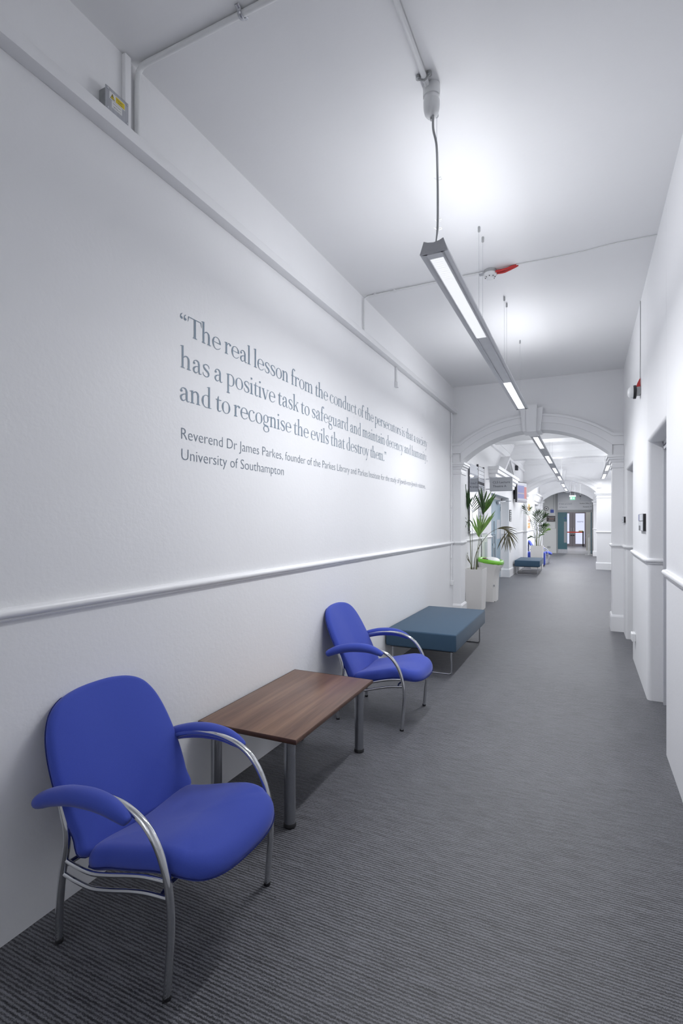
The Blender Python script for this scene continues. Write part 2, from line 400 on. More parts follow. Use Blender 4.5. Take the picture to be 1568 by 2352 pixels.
for (ya, yb_) in ((Y1B, 11.75), (12.17, 15.2), (15.62, Y2)):
    struct(MB().sweep([(XL, ya), (XL, yb_)], [(d*.8, z) for d, z in CORN]), 'trim_%d' % nt_, TRIM, 30); nt_ += 1

# end wall with glazed screen
def end_wall():
    m = MB()
    m.box(-1.92, YE, 0, -1.29, YE+.2, ZC); m.box(.34, YE, 0, .8, YE+.2, ZC); m.box(-1.29, YE, 3.0, .34, YE+.2, ZC)
    wl = struct(m, 'wall_end', GREYW)
    f = MB(); f.box(-1.29, YE-.02, 0, -1.225, YE+.1, 3.0); f.box(.29, YE-.02, 0, .345, YE+.1, 3.0); f.box(-1.225, YE-.02, 2.0, .29, YE+.1, 2.115)
    f.box(-1.29, YE-.02, 2.95, .345, YE+.1, 3.03)
    d = f.build('window_1', GREYP, None, kind='structure')
    B(-1.225, YE+.02, 2.115, .29, YE+.05, 2.95).build('glazing', mat('frosted_screen', (.80, .82, .86, 1), .25, noise=.01), d)
    B(-1.225, YE+.014, 2.13, .29, YE+.019, 2.52).build('frosted_band', mat('frosted_film', (.88, .89, .92, 1), .5, noise=.01), d)
    tx = dict(ux=(1,0,0), uz=(0,0,1))
    text('Stairs up to level 2', 'lettering', INK2, d, (-1.07, YE+.012, 2.385), height_cap=.055, width=.48, **tx)
    text('Theatre A/B', 'lettering', INK2, d, (-1.07, YE+.012, 2.225), height_cap=.055, width=.26, **tx)
    text('Student Office', 'lettering', DARKINK, d, (.17, YE+.012, 2.40), height_cap=.06, width=.42, align='RIGHT', **tx)
    text('Reception', 'lettering', DARKINK, d, (.17, YE+.012, 2.235), height_cap=.06, width=.27, align='RIGHT', **tx)
    for (x, z, s) in ((-1.15, 2.39, 1), (-1.15, 2.23, -1), (.22, 2.41, 1), (.22, 2.245, 1)):
        a = MB(); a.prism([(x, z), (x+.045, z+.02), (x, z+.045)] if s > 0 else [(x+.045, z), (x, z+.02), (x+.045, z+.045)], 1, YE+.008, YE+.013); a.build('arrow_mark', INK2, d)
    # teal leaf, closed
    dl = B(-1.222, YE+.03, .01, -.803, YE+.075, 1.998, bev=.003).build('door_1', DOORT, None, kind='structure')
    B(-.945, YE+.024, .52, -.825, YE+.032, 1.55).build('vision_panel', mat('pale_vision', (.42, .44, .46, 1), .15, noise=.02), dl)
    B(-1.22, YE+.024, .012, -.806, YE+.031, .20).build('kick_plate', STEEL, dl)
    MB().lathe([(.035, 0), (.035, .004)], (-.885, YE+.026, 1.72), axis=1, seg=20).build('round_notice', mat('blue_sign', (.04, .09, .42, 1), .4, noise=.02), dl)
    # second leaf folded open along the passage
    dr = B(.235, YE+.1, .01, .275, YE+1.0, 1.998, bev=.003).build('door_2', DOORT, None, kind='structure')
    B(.228, YE+.45, .3, .236, YE+.62, 1.8).build('vision_panel', mat('bluish_vision', (.55, .6, .72, 1), .15, noise=.02), dr)  # bluish glass strip, plain base colour
    # wall fittings
    tr = B(-1.335, YE-.03, 1.215, -1.305, YE, 3.1).build('cable_trunking', GREYP, wl)
    B(-1.42, YE-.02, 2.12, -1.40, YE, 3.2).build('cable_trunking', GREYP, wl)
    MB().sweep([(XL, YE), (-1.29, YE)], DADO).build('dado_rail', GREYW, wl, 50)
end_wall()
# hall beyond
struct(B(-2.6, 35.3, 2.15, 2.2, 35.5, ZC), 'wall_end', CREAM)
struct(B(.03, 30.4, 0, .6, 35.3, ZC), 'wall_right', CREAM)
struct(B(-2.2, 35.3, 0, -1.35, 35.5, 2.15), 'wall_end', CREAM)
m = MB(); m.box(-1.35, 35.2, 0, -1.28, 35.3, 2.15); m.box(-.92, 35.2, 0, -.56, 35.3, 2.15); m.box(-.05, 35.2, 0, .03, 35.3, 2.15)
m.box(-1.279, 35.21, 0, -.051, 35.29, .16); m.box(-1.279, 35.21, 2.06, -.051, 35.29, 2.149)
dd = m.build('door_3', ALU, None, kind='structure')
B(-.745, 35.19, 0, -.735, 35.2, 2.1).build('meeting_seam', BLACK, dd)
for x in (-.80, -.67): MB().tube([(x, 35.19, .98), (x, 35.15, .98), (x, 35.15, 1.15), (x, 35.19, 1.15)], .012, 8).build('pull_handle', WHITEP, dd)
for x in (-.80, -.67): B(x-.05, 35.16, .66, x+.05, 35.2, .72).build('panic_bar', BLACK, dd)
B(-1.28, 35.24, .16, -.92, 35.26, 2.06).build('glass_pane', DAYL, dd); B(-.56, 35.24, .16, -.05, 35.26, 2.06).build('glass_pane', DAYL, dd)
B(-.38, 35.22, .93, -.12, 35.236, .985).build('yellow_notice', YELLOW, dd)
B(-.42, 35.22, .895, -.12, 35.236, .925).build('green_notice', mat('green_notice', (.1, .4, .2, 1), .5, noise=.02), dd)
m = MB()
for (x, wd, z) in ((-.48, .37, 1.56), (-.46, .2, 1.50), (-.2, .08, 1.50)): m.box(x, 35.225, z, x+wd, 35.235, z+.02)
m.build('frosted_lettering', mat('frost_ink', (.55, .6, .7, 1), .5, noise=.01), dd)

# ---- blue double doors in the left recess, with pediment above
def blue_doors():
    m = MB(); m.box(-2.155, 11.9, 0, -2.13, 11.97, 2.2); m.box(-2.155, 14.79, 0, -2.12, 14.86, 2.2); m.box(-2.155, 11.9, 2.13, -2.12, 14.86, 2.2)
    fr = m.build('door_4', TRIM, None, kind='structure')
    for (a, b, hx) in ((11.97, 13.375, 13.2), (13.385, 14.79, 13.56)):
        lf = B(-2.19, a, .01, -2.145, b, 2.13, bev=.003).build('door_leaf', DOORB, fr)
        c = hx+(-.18 if hx < 13.38 else .18)
        for (z0, z1) in ((.98, 1.17), (.60, .86), (1.24, 1.56), (.32, .52)):
            B(-2.146, c-.09, z0, -2.141, c+.09, z1).build('vision_panel', VISION, lf)
        MB().tube([(-2.145, hx, .5), (-2.09, hx, .5), (-2.085, hx, .56), (-2.085, hx, 1.16), (-2.09, hx, 1.22), (-2.145, hx, 1.22)], .014, 10).build('handle', CHROME, lf)
        B(-2.147, b-.62 if hx > 13.4 else a+.05, 1.08, -2.14, b-.08 if hx > 13.4 else a+.6, 1.60).build('notice_plate', mat('pale_plate', (.55, .57, .60, 1), .4, noise=.02), lf)
        for z in (.25, 1.05, 1.9): MB().tube([(-2.135, b-.01 if hx > 13.4 else a+.01, z-.06), (-2.135, b-.01 if hx > 13.4 else a+.01, z+.06)], .012, 8).build('hinge', STEEL, lf)
        MB().box(-2.145, hx-.1, .93, -2.135, hx-.04, .99).build('lock_plate', DARK, lf)
    cl = B(-2.14, 14.1, 2.02, -2.08, 14.38, 2.09, bev=.005).build('door_closer', STEEL, fr)
    MB().tube([(-2.09, 14.3, 2.08), (-1.95, 14.5, 2.10), (-1.80, 14.35, 2.10)], .008, 8).build('closer_arm', STEEL, cl)
    # struct linings
    struct(B(-2.3, 11.7, 0, -2.19, 15.0, 2.4), 'wall_left', WALL)
blue_doors()
def pediment():
    p = MB(); y0, y1 = 11.56, 15.28
    path = [(XL, y0), (-1.80, y0), (-1.80, y1), (XL, y1)][::1]
    path = [(XL, y0+.1), (-1.83, y0+.1), (-1.83, y1-.1), (XL, y1-.1)]
    prof = [(0, 2.44), (.015, 2.45), (.02, 2.52), (.05, 2.545), (.055, 2.60), (.10, 2.625), (.105, 2.69), (.13, 2.70), (.14, 2.765), (0, 2.775)]
    # sweep expects the moulding on the right of travel: travel from far to near on this side
    p.sweep(path, prof)
    p.box(XL, y0+.1, 2.44, -1.83, y1-.1, 2.775)
    root = p.build('trim_20', TRIM, None, kind='structure')
    q = MB(); ya, yb, yc = 12.50, 13.42, 14.34
    def rk(a, b, th, x0, x1):
        (ay, az), (by, bz) = a, b
        q.prism([(ay, az), (by, bz), (by, bz-th*1.12), (ay, az-th)], 0, x0, x1)
    rk((ya, 2.785), (yb, 3.19), .075, XL, -1.70); rk((yb, 3.19), (yc, 2.785), .075, XL, -1.70)
    rk((ya+.1, 2.77), (yb, 3.11), .05, XL, -1.74); rk((yb, 3.11), (yc-.1, 2.77), .05, XL, -1.74)
    q.build('raking_cornice', TRIM, root)
    t = MB(); t.prism([(ya+.2, 2.775), (yb, 3.05), (yc-.2, 2.775)], 0, XL, -1.86); t.build('tympanum', WALL, root)
pediment()
# far doorway cornice on the left wall
m = MB(); m.sweep([(XL, 22.0), (-1.86, 22.0), (-1.86, 25.2), (XL, 25.2)], [(0, 2.40), (.02, 2.44), (.06, 2.55), (.07, 2.62), (.11, 2.64), (.11, 2.70), (0, 2.71)]); m.box(XL, 22.0, 2.40, -1.86, 25.2, 2.71)
struct(m, 'trim_21', TRIM)
struct(MB().box(XL, 22.15, 0, -1.88, 22.4, 2.4).box(XL, 24.9, 0, -1.88, 25.15, 2.4), 'trim_22', TRIM)
struct(B(-2.09, 22.4, 0, -2.06, 24.9, 2.3), 'door_5', GREYP)

# door frames in the right recesses
for n, (ya, yb, zt) in enumerate(((4.0, 5.15, 2.235), (6.65, 7.72, 2.225))):
    m = MB(); x0 = XR+.115
    for (d0, d1, xa, xb) in ((0, .030, x0, x0+.05), (.030, .052, x0+.012, x0+.05), (.052, .075, x0-.004, x0+.06), (.075, .10, x0+.03, x0+.10)):
        m.box(xa, yb-d1, 0, xb, yb-d0, zt-d0); m.box(xa, ya+d0, 0, xb, ya+d1, zt-d0); m.box(xa, ya+d0, zt-d1, xb, yb-d0, zt-d0)
    fr = m.build('door_%d' % (6+n), mat('door_frame_paint', (.60, .61, .64, 1), .35, noise=.01), None, kind='structure')
    lf = B(x0+.06, ya+.1, .01, x0+.10, yb-.1, zt-.1).build('door_leaf', mat('grey_door_paint', (.30, .31, .34, 1), .4, noise=.02), fr)
    MB().tube([(x0+.06, ya+.18, 1.0), (x0+.01, ya+.18, 1.0), (x0+.01, ya+.30, 1.0)], .010, 8).build('lever_handle', CHROME, lf)

# ================================================================= LIGHT FITTINGS
def area(name, loc, sx, sy, watts, up, parent, spread):
    L = bpy.data.lights.new(name, 'AREA'); L.shape = 'RECTANGLE'; L.size = sx; L.size_y = sy; L.energy = watts; L.color = LAMPCOL; L.spread = math.radians(spread)
    o = bpy.data.objects.new(name, L); COL.objects.link(o); o.location = loc; o.rotation_euler = (PI if up else 0, 0, 0); o.parent = parent
    return o
def pendant(x, z, ya, yb, strips, label, diffs, wires, cable=None, k_w=1.0, upspan=None, d_w=1.0, bal=None):
    root = thing('pendant_strip_light', label, 'ceiling light', (x, ya, z), 'suspended linear lights along the corridor')
    L = yb-ya
    def loc(mb): return mb
    m = MB()
    for s in (-1, 1):
        m.prism([(s*.072, 0), (s*.072, .003), (s*.050, .062), (s*.046, .062), (s*.066, .005), (s*.040, .014), (s*.040, -.004), (s*.036, -.004), (s*.036, .020), (s*.0, .022), (s*.0, .018), (s*.034, .016), (s*.034, .010), (s*.068, 0)], 1, .012, L-.012)
    m.build('housing', LAMPGREY, root, 20)
    for y in (0, L-.012):
        e = MB(); pts = [(-.072, 0), (.072, 0), (.051, .064), (.03, .055), (0, .050), (-.03, .055), (-.051, .064)]
        e.prism(pts, 1, y, y+.012); e.build('end_cap', mat('end_cap_grey', (.46, .465, .49, 1), .4, .2, noise=.03), root)
        if y == 0:
            e = MB(); e.prism([(-.036, -.004), (.036, -.004), (.036, .008), (-.036, .008)], 1, .012, .06); e.build('end_plate', LAMPGREY, root)
    # louvre / blank sections
    prev = .06
    for i, (a, b) in enumerate(strips):
        a -= ya; b -= ya
        if a > prev+.02:
            B(-.034, prev, .004, .034, a-.01, .008).build('cover_plate', LAMPGREY, root)
        B(-.034, a, .0, .034, b, .006).build('diffuser', diffs[i], root)
        area('lamp_down', (0, (a+b)/2, -.006), .06, b-a, DOWN_W*k_w*d_w*(bal[i] if bal else 1)*(b-a), False, root, 180)
        prev = b+.01
    for i, (a, b) in enumerate(upspan or strips):          # wide twin-lobed uplight
        a -= ya; b -= ya
        for sg in (-1, 1):
            q = area('lamp_up', (sg*.02, (a+b)/2, .075), .05, b-a, UP_W*(k_w if ya < 8 else k_w*1.35)*(b-a), True, root, 178)
            q.rotation_euler = (PI, sg*math.radians(-UP_TILT), 0)
    for yy in wires:
        MB().tube([(0, yy-ya, .03), (0, yy-ya, ZC-z-.02)], .0011, 6).build('suspension_wire', STEEL, root)
        MB().lathe([(.007, 0), (.009, .004), (.009, .034), (.006, .04)], (0, yy-ya, ZC-z-.04), 12).build('wire_gripper', GREYP, root)
    if cable: cable(root, x, ya, z)
    return root
def cable1(root, x, ya, z):
    pts = [(.025, -.095, ZC-z-.155), (.025, -.095, ZC-z-.22), (.035, -.07, ZC-z-.29), (.012, .035, ZC-z-.37), (.012, .04, .3), (.010, .045, .16), (.0, .06, .09), (-.006, .055, .05)]
    MB().tube(pts, .0058, 8, smooth=8).build('power_cable', GREYP, root, 60)
    for zz in (ZC-z-.36, ZC-z-.62, .20): MB().tube([(.0, .068, zz), (.022, .062, zz), (.022, .085, zz+.002), (0, .085, zz), (-.012, .06, zz+.003)], .0012, 6).build('cable_tie', WHITEP, root)
pendant(-.70, 2.925, 2.56, 6.62, [(2.632, 3.91), (5.31, 6.56)], 'long grey pendant strip light nearest the camera, hanging over the chairs', [DIFF1, DIFF2], (2.626, 3.80, 3.95, 5.09, 5.25, 6.39), cable1, bal=(.95, 1.1))
LOB = [(8.76, 10.13), (11.42, 12.78), (14.04, 15.47), (16.70, 18.10)]
def cable2(root, x, ya, z):
    y = 17.7-ya
    MB().tube([(.03, y, .05), (.03, y, ZC-z)], .012, 8).build('power_cable', WHITEP, root)
    MB().lathe([(.04, 0), (.05, .03)], (.03, y, ZC-z-.03), 16).build('ceiling_rose', WHITEP, root)
pendant(-.72, 2.90, 8.66, 18.16, LOB, 'long pendant strip light seen through the first arch, hung along the lobby', [DIFF2]*4, (9.6, 12.2, 13.4, 16.1), cable2, .5)
pendant(.50, 2.90, 8.66, 18.16, [(8.76, 9.5), (11.42, 12.5), (13.93, 15.27), (16.5, 18.1)], 'parallel pendant strip light at the right of the lobby, half hidden by the pier', [DIFF2]*4, (9.6, 12.2, 13.4, 16.1), cable2, .5)
pendant(-.72, 2.86, 19.4, 24.6, [(19.55, 21.0), (22.4, 23.8)], 'farthest pendant strip light, short pair of glowing sections beyond second arch', [DIFF2]*2, (19.8, 24.2), None, 1.8)
pendant(-.70, 2.925, -7.2, -1.2, [(-7.1, -5.8), (-5.3, -3.9), (-2.6, -1.3)], 'unseen pendant strip light added behind the camera as fill for the near corridor', [DIFF2]*3, (-7, -1.4), None, 2.3, None, .06)  # added fill light, out of view; evens out the near corridor
# light in hall beyond the screen
t = thing('ceiling_light', 'small glowing fitting in the hall behind the glazed door screen', 'ceiling light', (-.6, 31.0, 3.0))
B(-.05, -1.5, 0, .05, 1.5, .05).build('housing', LAMPGREY, t); B(-.04, -1.45, -.01, .04, 1.45, 0).build('diffuser', DIFF2, t)
area('lamp_down', (0, 0, -.02), .08, 2.8, 40, False, t, 170)

# ================================================================= ARMCHAIRS
def cushion(outline, thick, frame, rim=.022, bulge=.012, inset_steps=5, bend=None, nin=4):
    """outline: closed list (a,b) in plane; frame(a,b,h)->3D"""
    P = [Vector(p) for p in outline]; n = len(P)
    P2 = []
    for i in range(n):                                  # smooth closed Catmull-Rom
        p0, p1, p2, p3 = P[i-1], P[i], P[(i+1) % n], P[(i+2) % n]
        for j in range(5):
            t = j/5; P2.append(p0*(-.5*t+t*t-.5*t**3)+p1*(1-2.5*t*t+1.5*t**3)+p2*(.5*t+2*t*t-1.5*t**3)+p3*(-.5*t*t+.5*t**3))
    n = len(P2); c = sum(P2, Vector((0, 0)))/n
    nor = []
    for i in range(n):
        d = (P2[(i+1) % n]-P2[i-1]).normalized(); q = Vector((d.y, -d.x)); nor.append(q if q.dot(P2[i]-c) > 0 else -q)
    rings = []
    def ring(ins, h): return [P2[i]-nor[i]*ins for i in range(n)], h
    half = thick/2
    lst = []
    K = 6
    for k in range(K+1):
        a = PI/2*k/K; lst.append((rim*(1-math.cos(a)), half*math.sin(a)))
    rr = [(lambda q: q)(ring(i, h)) for i, h in lst]
    top = [(r, h) for r, h in rr]
    # inner rings shrink to the centre with a gentle dome
    base, h0 = top[-1]
    for k in range(1, nin+1):
        s = 1-k/(nin+.0) if k < nin else .02
        top.append(([c+(p-c)*max(s, .02) for p in base], h0+bulge*(1-s*s)))
    bot = [(r, -h) for r, h in rr[1:]]; base, h0 = bot[-1]
    bot.append(([c+(p-c)*.5 for p in base], h0)); bot.append(([c+(p-c)*.02 for p in base], h0))
    seq = bot[::-1]+top
    mb = MB()
    for r, h in seq:
        for p in r:
            q = frame(p.x, p.y, h); mb.v.append(tuple(bend(q) if bend else q))
    for i in range(len(seq)-1):
        for k in range(n):
            a, b = i*n+k, i*n+(k+1) % n; mb.f.append((a, b, b+n, a+n))
    mb.f.append(tuple(range(n-1, -1, -1))); mb.f.append(tuple((len(seq)-1)*n+k for k in range(n)))
    piping = [frame(p.x, p.y, -half*.35) for p in P2]; piping = [bend(q) if bend else q for q in piping]; piping.append(piping[0])
    return mb, piping
def make_armchair():
    root = thing('armchair', '', 'chair', (0, 0, 0), 'royal blue armchairs along the left wall')
    def sf(p):                    # underside falls away at the front (waterfall)
        x, y, z = p
        return (x, y, z)
    # seat
    so = [(.27, -.245), (.40, -.262), (.55, -.268), (.68, -.262), (.765, -.225), (.805, -.14), (.815, 0), (.805, .14), (.765, .225), (.68, .262), (.55, .268), (.40, .262), (.27, .245), (.255, 0)]
    def sframe(a, b, h):
        z = .305+(a-.27)*.26+h
        if a > .58: z -= ((a-.58)/.235)**2*.085
        # slight hollow of the sitting surface
        z += .010*math.cos(min(1, abs(b)/.25)*PI)*-1*(1 if h > 0 else 0)*(1 if a < .7 else .3)
        return (a, b, z)
    mb, pp = cushion(so, .086, sframe, rim=.043, bulge=.010)
    seat = mb.build('seat', BLUE, root, 70)
    MB().tube(pp, .0022, 6).build('piping', BLUED, seat)
    # back: plane leaning on the wall
    bh = [(-.262, .03), (-.285, .12), (-.297, .22), (-.297, .33), (-.286, .43), (-.264, .508), (-.226, .568), (-.168, .604), (-.085, .621)]
    bo = bh+[(0, .625)]+[(-a, b) for a, b in bh[::-1]]+[(0, .02)]
    ang = math.atan(.52)
    def bframe(a, b, h):
        x = .294-b*math.sin(ang)+h*math.cos(ang); z = .300+b*math.cos(ang)+h*math.sin(ang)
        x += .012*math.cos(abs(a)/.28*PI)*-.8
        return (x-.012, a, z)
    mb, pp = cushion(bo, .052, bframe, rim=.026, bulge=.010)
    back = mb.build('backrest', BLUE, root, 70)
    MB().tube(pp, .0022, 6).build('piping', BLUED, back)
    # frames
    for s in (-1, 1):
        y = s*.290
        arc = [(.690, y, 0), (.700, y, .12), (.708, y, .23), (.704, y, .317), (.690, y, .390), (.668, y, .448), (.636, y, .500), (.592, y, .543), (.535, y, .572), (.470, y, .588), (.400, y, .592), (.32, y, .585), (.24, y, .568), (.16, y, .540), (.085, y, .510)]
        fl = MB().tube(arc, .0125, 14, smooth=5, flat=1.15).build('front_leg', CHROME, root, 60)
        rear = [(.165, y, 0), (.168, y, .13), (.182, y, .25), (.205, y, .36), (.205, y, .42), (.190, y, .475), (.165, y, .540)]
        MB().tube(rear, .0125, 14, smooth=5, flat=1.15).build('rear_leg', CHROME, root, 60)
        for (x, nme) in ((.690, 0), (.165, 1)):
            MB().lathe([(.0145, -.0), (.0145, .012), (.0128, .016)], (x, y, 0), 14).build('rubber_foot', BLACK, fl if nme == 0 else root)
        for k, dz in enumerate((0, -.053)):
            r = [(.197-k*.01, y, .312+dz), (.25, y*.985, .300+dz), (.33, y*.975, .296+dz), (.42, y*.975, .316+dz), (.52, y*.98, .345+dz), (.60, y*.99, .365+dz), (.695, y, .378+dz)]
            MB().tube(r, .0085, 10, smooth=4).build('side_rail', CHROME, root, 60)
        # padded arm, outboard of the tube
        yp = s*.318
        cl = [(.082, yp, .508), (.088, yp, .511), (.12, yp, .528), (.18, yp, .553), (.27, yp, .577), (.36, yp, .588), (.44, yp, .586), (.50, yp, .572), (.54, yp, .556), (.548, yp, .552)]
        MB().tube(cl, [.012, .023, .029, .032, .034, .034, .031, .026, .018, .008], 16, smooth=4, flat=1.15, up=(0, 0, 1)).build('arm_pad', BLUE, root, 80)
    MB().tube([(.66, -.29, .318), (.64, -.22, .315), (.64, .22, .315), (.66, .29, .318)], .009, 10).build('cross_rail', SATIN, root)
    MB().tube([(.21, -.29, .30), (.21, .29, .30)], .009, 10).build('cross_rail', SATIN, root)
    return root
ac = make_armchair()
ac.location = (XL+.003, 1.548, 0); ac['label'] = 'royal blue armchair with chrome frame nearest the camera, left of the wooden table'
a2 = copy_tree(ac); a2.location = (XL+.003, 3.905, 0); a2['label'] = 'royal blue chrome armchair between the wooden table and the slate blue bench'
a3 = copy_tree(ac); a3.location = (XL+.003, 20.3, 0); a3['label'] = 'distant royal blue armchair half hidden behind far white planter'
# low blue upholstered seat behind the far planter
t = thing('upholstered_stool', 'low boxy royal blue seat tucked behind the far white planter', 'stool', (-1.56, 19.1, 0))
B(-.30, -.22, .045, .31, .22, .49, bev=.04, seg=4).build('seat', BLUE, t, 60)
for x in (-.24, .25):
    for y in (-.17, .17): MB().lathe([(.018, 0), (.018, .05)], (x, y, 0), 12).build('foot', BLACK, t)

# ================================================================= TABLE
def table():
    root = thing('coffee_table', 'low rectangular walnut table on four chrome legs between two blue armchairs', 'table', (-1.598, 2.70, 0), rz=math.radians(1.2))
    hx, hy, zt = .305, .532, .474
    B(-hx+.004, -hy+.004, zt-.024, hx-.004, hy-.004, zt, bev=.004).build('tabletop', WOOD, root, 40)
    m = MB(); e = .004
    pf = [(0, zt-.025), (.004, zt-.023), (.008, zt-.016), (.008, zt-.008), (.004, zt-.002), (0, zt)]
    # bull-nosed edge band around the top
    path = [(-hx+e, -hy+e), (-hx+e, hy-e), (hx-e, hy-e), (hx-e, -hy+e), (-hx+e, -hy+e)][::-1]
    m.sweep(path, [(d*.5, z) for d, z in pf]); m.build('edge_band', EDGE, root, 50)
    for sx in (-1, 1):
        for sy in (-1, 1):
            x, y = sx*(hx-.075), sy*(hy-.068)
            lg = MB().lathe([(.0295, .022), (.0295, zt-.026)], (x, y, 0), 28).build('leg', SATIN, root, 40)
            MB().lathe([(.0295, 0), (.033, .004), (.033, .016), (.030, .022)], (x, y, 0), 28).build('foot', BLACK, lg, 40)
table()

# ================================================================= BENCHES
def bench(label, x0, x1, y0, y1, loc):
    root = thing('bench', label, 'bench', loc, 'slate blue upholstered benches')
    w_, l_ = x1-x0, y1-y0
    B(-w_/2, -l_/2, .245, w_/2, l_/2, .42, bev=.016, seg=4).build('cushion', TEAL, root, 50)
    m = MB()
    for z in (.418,):
        pass
    pth = [(-w_/2+.012, -l_/2+.012), (-w_/2+.012, l_/2-.012), (w_/2-.012, l_/2-.012), (w_/2-.012, -l_/2+.012), (-w_/2+.012, -l_/2+.012)]
    MB().tube([(x*1.008, y*1.004, .411) for x, y in pth], .0022, 6).build('seam', mat('dark_slate_seam', (.02, .045, .08, 1), .9, noise=.1), root)
    B(-w_/2+.04, -l_/2+.04, .232, w_/2-.04, l_/2-.04, .246).build('base_board', BLACK, root)
    for y in (-l_/2+.06, l_/2-.06):
        xa, xb = -w_/2+.06, w_/2-.06
        pts = [(xa, y, .24), (xa, y, .03), (xa+.006, y, .012), (xa+.024, y, .006), (xb-.024, y, .006), (xb-.006, y, .012), (xb, y, .03), (xb, y, .24)]
        MB().tube(pts, .0085, 10, flat=.65).build('sled_leg', CHROME, root, 50)
    return root
bench('large slate blue upholstered bench beyond second armchair, before the first arch', -1.905, -1.160, 5.08, 6.72, (-1.5325, 5.90, 0))
bench('slate blue bench on sled legs under the wall screen in the lobby', -1.88, -1.19, 15.68, 17.2, (-1.525, 16.44, 0))

# ================================================================= PLANTS
def planter(label, cx, cy, wx, wy, h, taper):
    root = thing('planter', label, 'planter', (cx, cy, 0), 'tall tapered off-white planters')
    t = .012; m = MB()
    bx, by, tx, ty = wx/2*taper, wy/2*taper, wx/2, wy/2
    def ring(ax, ay, z): return [(-ax, -ay, z), (ax, -ay, z), (ax, ay, z), (-ax, ay, z)]
    R = [ring(bx, by, 0), ring(tx, ty, h), ring(tx-t, ty-t, h), ring(tx-t-.006, ty-t-.006, h-.06)]
    for r in R: m.v += r
    m.f.append((3, 2, 1, 0))
    for i in range(3):
        for k in range(4): a, b = i*4+k, i*4+(k+1) % 4; m.f.append((a, b, b+4, a+4))
    m.build('pot', PLANTER, root)
    s = MB(); n = 10
    for i in range(n+1):
        for j in range(n+1):
            s.v.append((-tx+t+.004+(2*tx-2*t-.008)*i/n, -ty+t+.004+(2*ty-2*t-.008)*j/n, h-.045+random.uniform(-.006, .008)))
    for i in range(n):
        for j in range(n): a = i*(n+1)+j; s.f.append((a, a+1, a+n+2, a+n+1))
    s.build('soil', SOIL, root, 60)
    return root
def leaflet(mb, p, d, L, wdt, droop, side):
    """narrow folded blade from p along d"""
    N = 6; d = Vector(d).normalized(); side = Vector(side); side = (side-d*side.dot(d)).normalized()
    p = Vector(p); prev = None; cur = p.copy(); dd = d.copy()
    for i in range(N+1):
        t = i/N; w_ = wdt*math.sin(PI*min(1, (t*.92+.08)))**.75*(1 if t < .99 else .05)
        n = dd.cross(side).normalized()
        a = cur+side*w_+n*w_*.25; c = cur-side*w_+n*w_*.25
        row = (tuple(a), tuple(cur), tuple(c)); k = len(mb.v); mb.v += row
        if prev is not None: mb.f += [(prev, prev+1, k+1, k), (prev+1, prev+2, k+2, k+1)]
        prev = k
        dd = (dd+Vector((0, 0, -droop/N))).normalized(); cur = cur+dd*(L/N)
def palm(label, base, stems, group='potted palms'):
    root = thing('palm', label, 'plant', base, group)
    def rel(p): return (p[0]-base[0], p[1]-base[1], p[2]-base[2])
    for st in stems:
        pts = [rel(p) for p in st['stem']]; n = len(pts)
        so = MB().tube(pts, [st.get('r', .008)*(1-.65*i/(n-1)) for i in range(n)], 8, smooth=5).build('stem', st.get('smat', STEM), root, 60)
        for fr in st['fronds']:
            P, _ = catmull([Vector(rel(p)) for p in fr['rachis']], [0]*len(fr['rachis']), 6)
            mb = MB(); mb.tube(P, .0028, 5)
            if fr.get('tips'):
                for tp in fr['tips']:
                    t, q = tp[0], Vector(rel(tp[1])); k = t*(len(P)-1); i = min(int(k), len(P)-2); o = P[i].lerp(P[i+1], k-i)
                    v = q-o; L = v.length; dr = fr.get('droop', .3)
                    leaflet(mb, o, v.normalized()+Vector((0, 0, dr*.5)), L*1.02, fr.get('w', .012), dr, Vector((-v.z, random.uniform(-.3, .3), v.x)) if abs(v.x)+abs(v.z) > .01 else (1, 0, 0))
            else:
                cnt = fr.get('n', 12)
                for i in range(cnt):
                    k = (i+.5)/cnt; kk = k*(len(P)-1); ii = min(int(kk), len(P)-2); o = P[ii].lerp(P[ii+1], kk-ii); tan = (P[ii+1]-P[ii]).normalized()
                    for s in (-1, 1):
                        sd = Vector(fr.get('side', (.6, .6, .1)))*s
                        d = tan*.9+sd*(1.0-.6*k)+Vector((0, 0, random.uniform(-.1, .15)))
                        L = fr.get('L', .3)*(1-.45*abs(k-.4)*1.6)*random.uniform(.85, 1.1)
                        leaflet(mb, o, d, L, fr.get('w', .012), fr.get('droop', .5), tan.cross(d))
            lim = XL+.012-base[0]
            mb.v = [(max(v[0], lim+.004*(k % 3)), v[1], v[2]) for k, v in enumerate(mb.v)]      # blades resting on the wall
            mb.build('frond', fr.get('mat', LEAF), so)
    return root
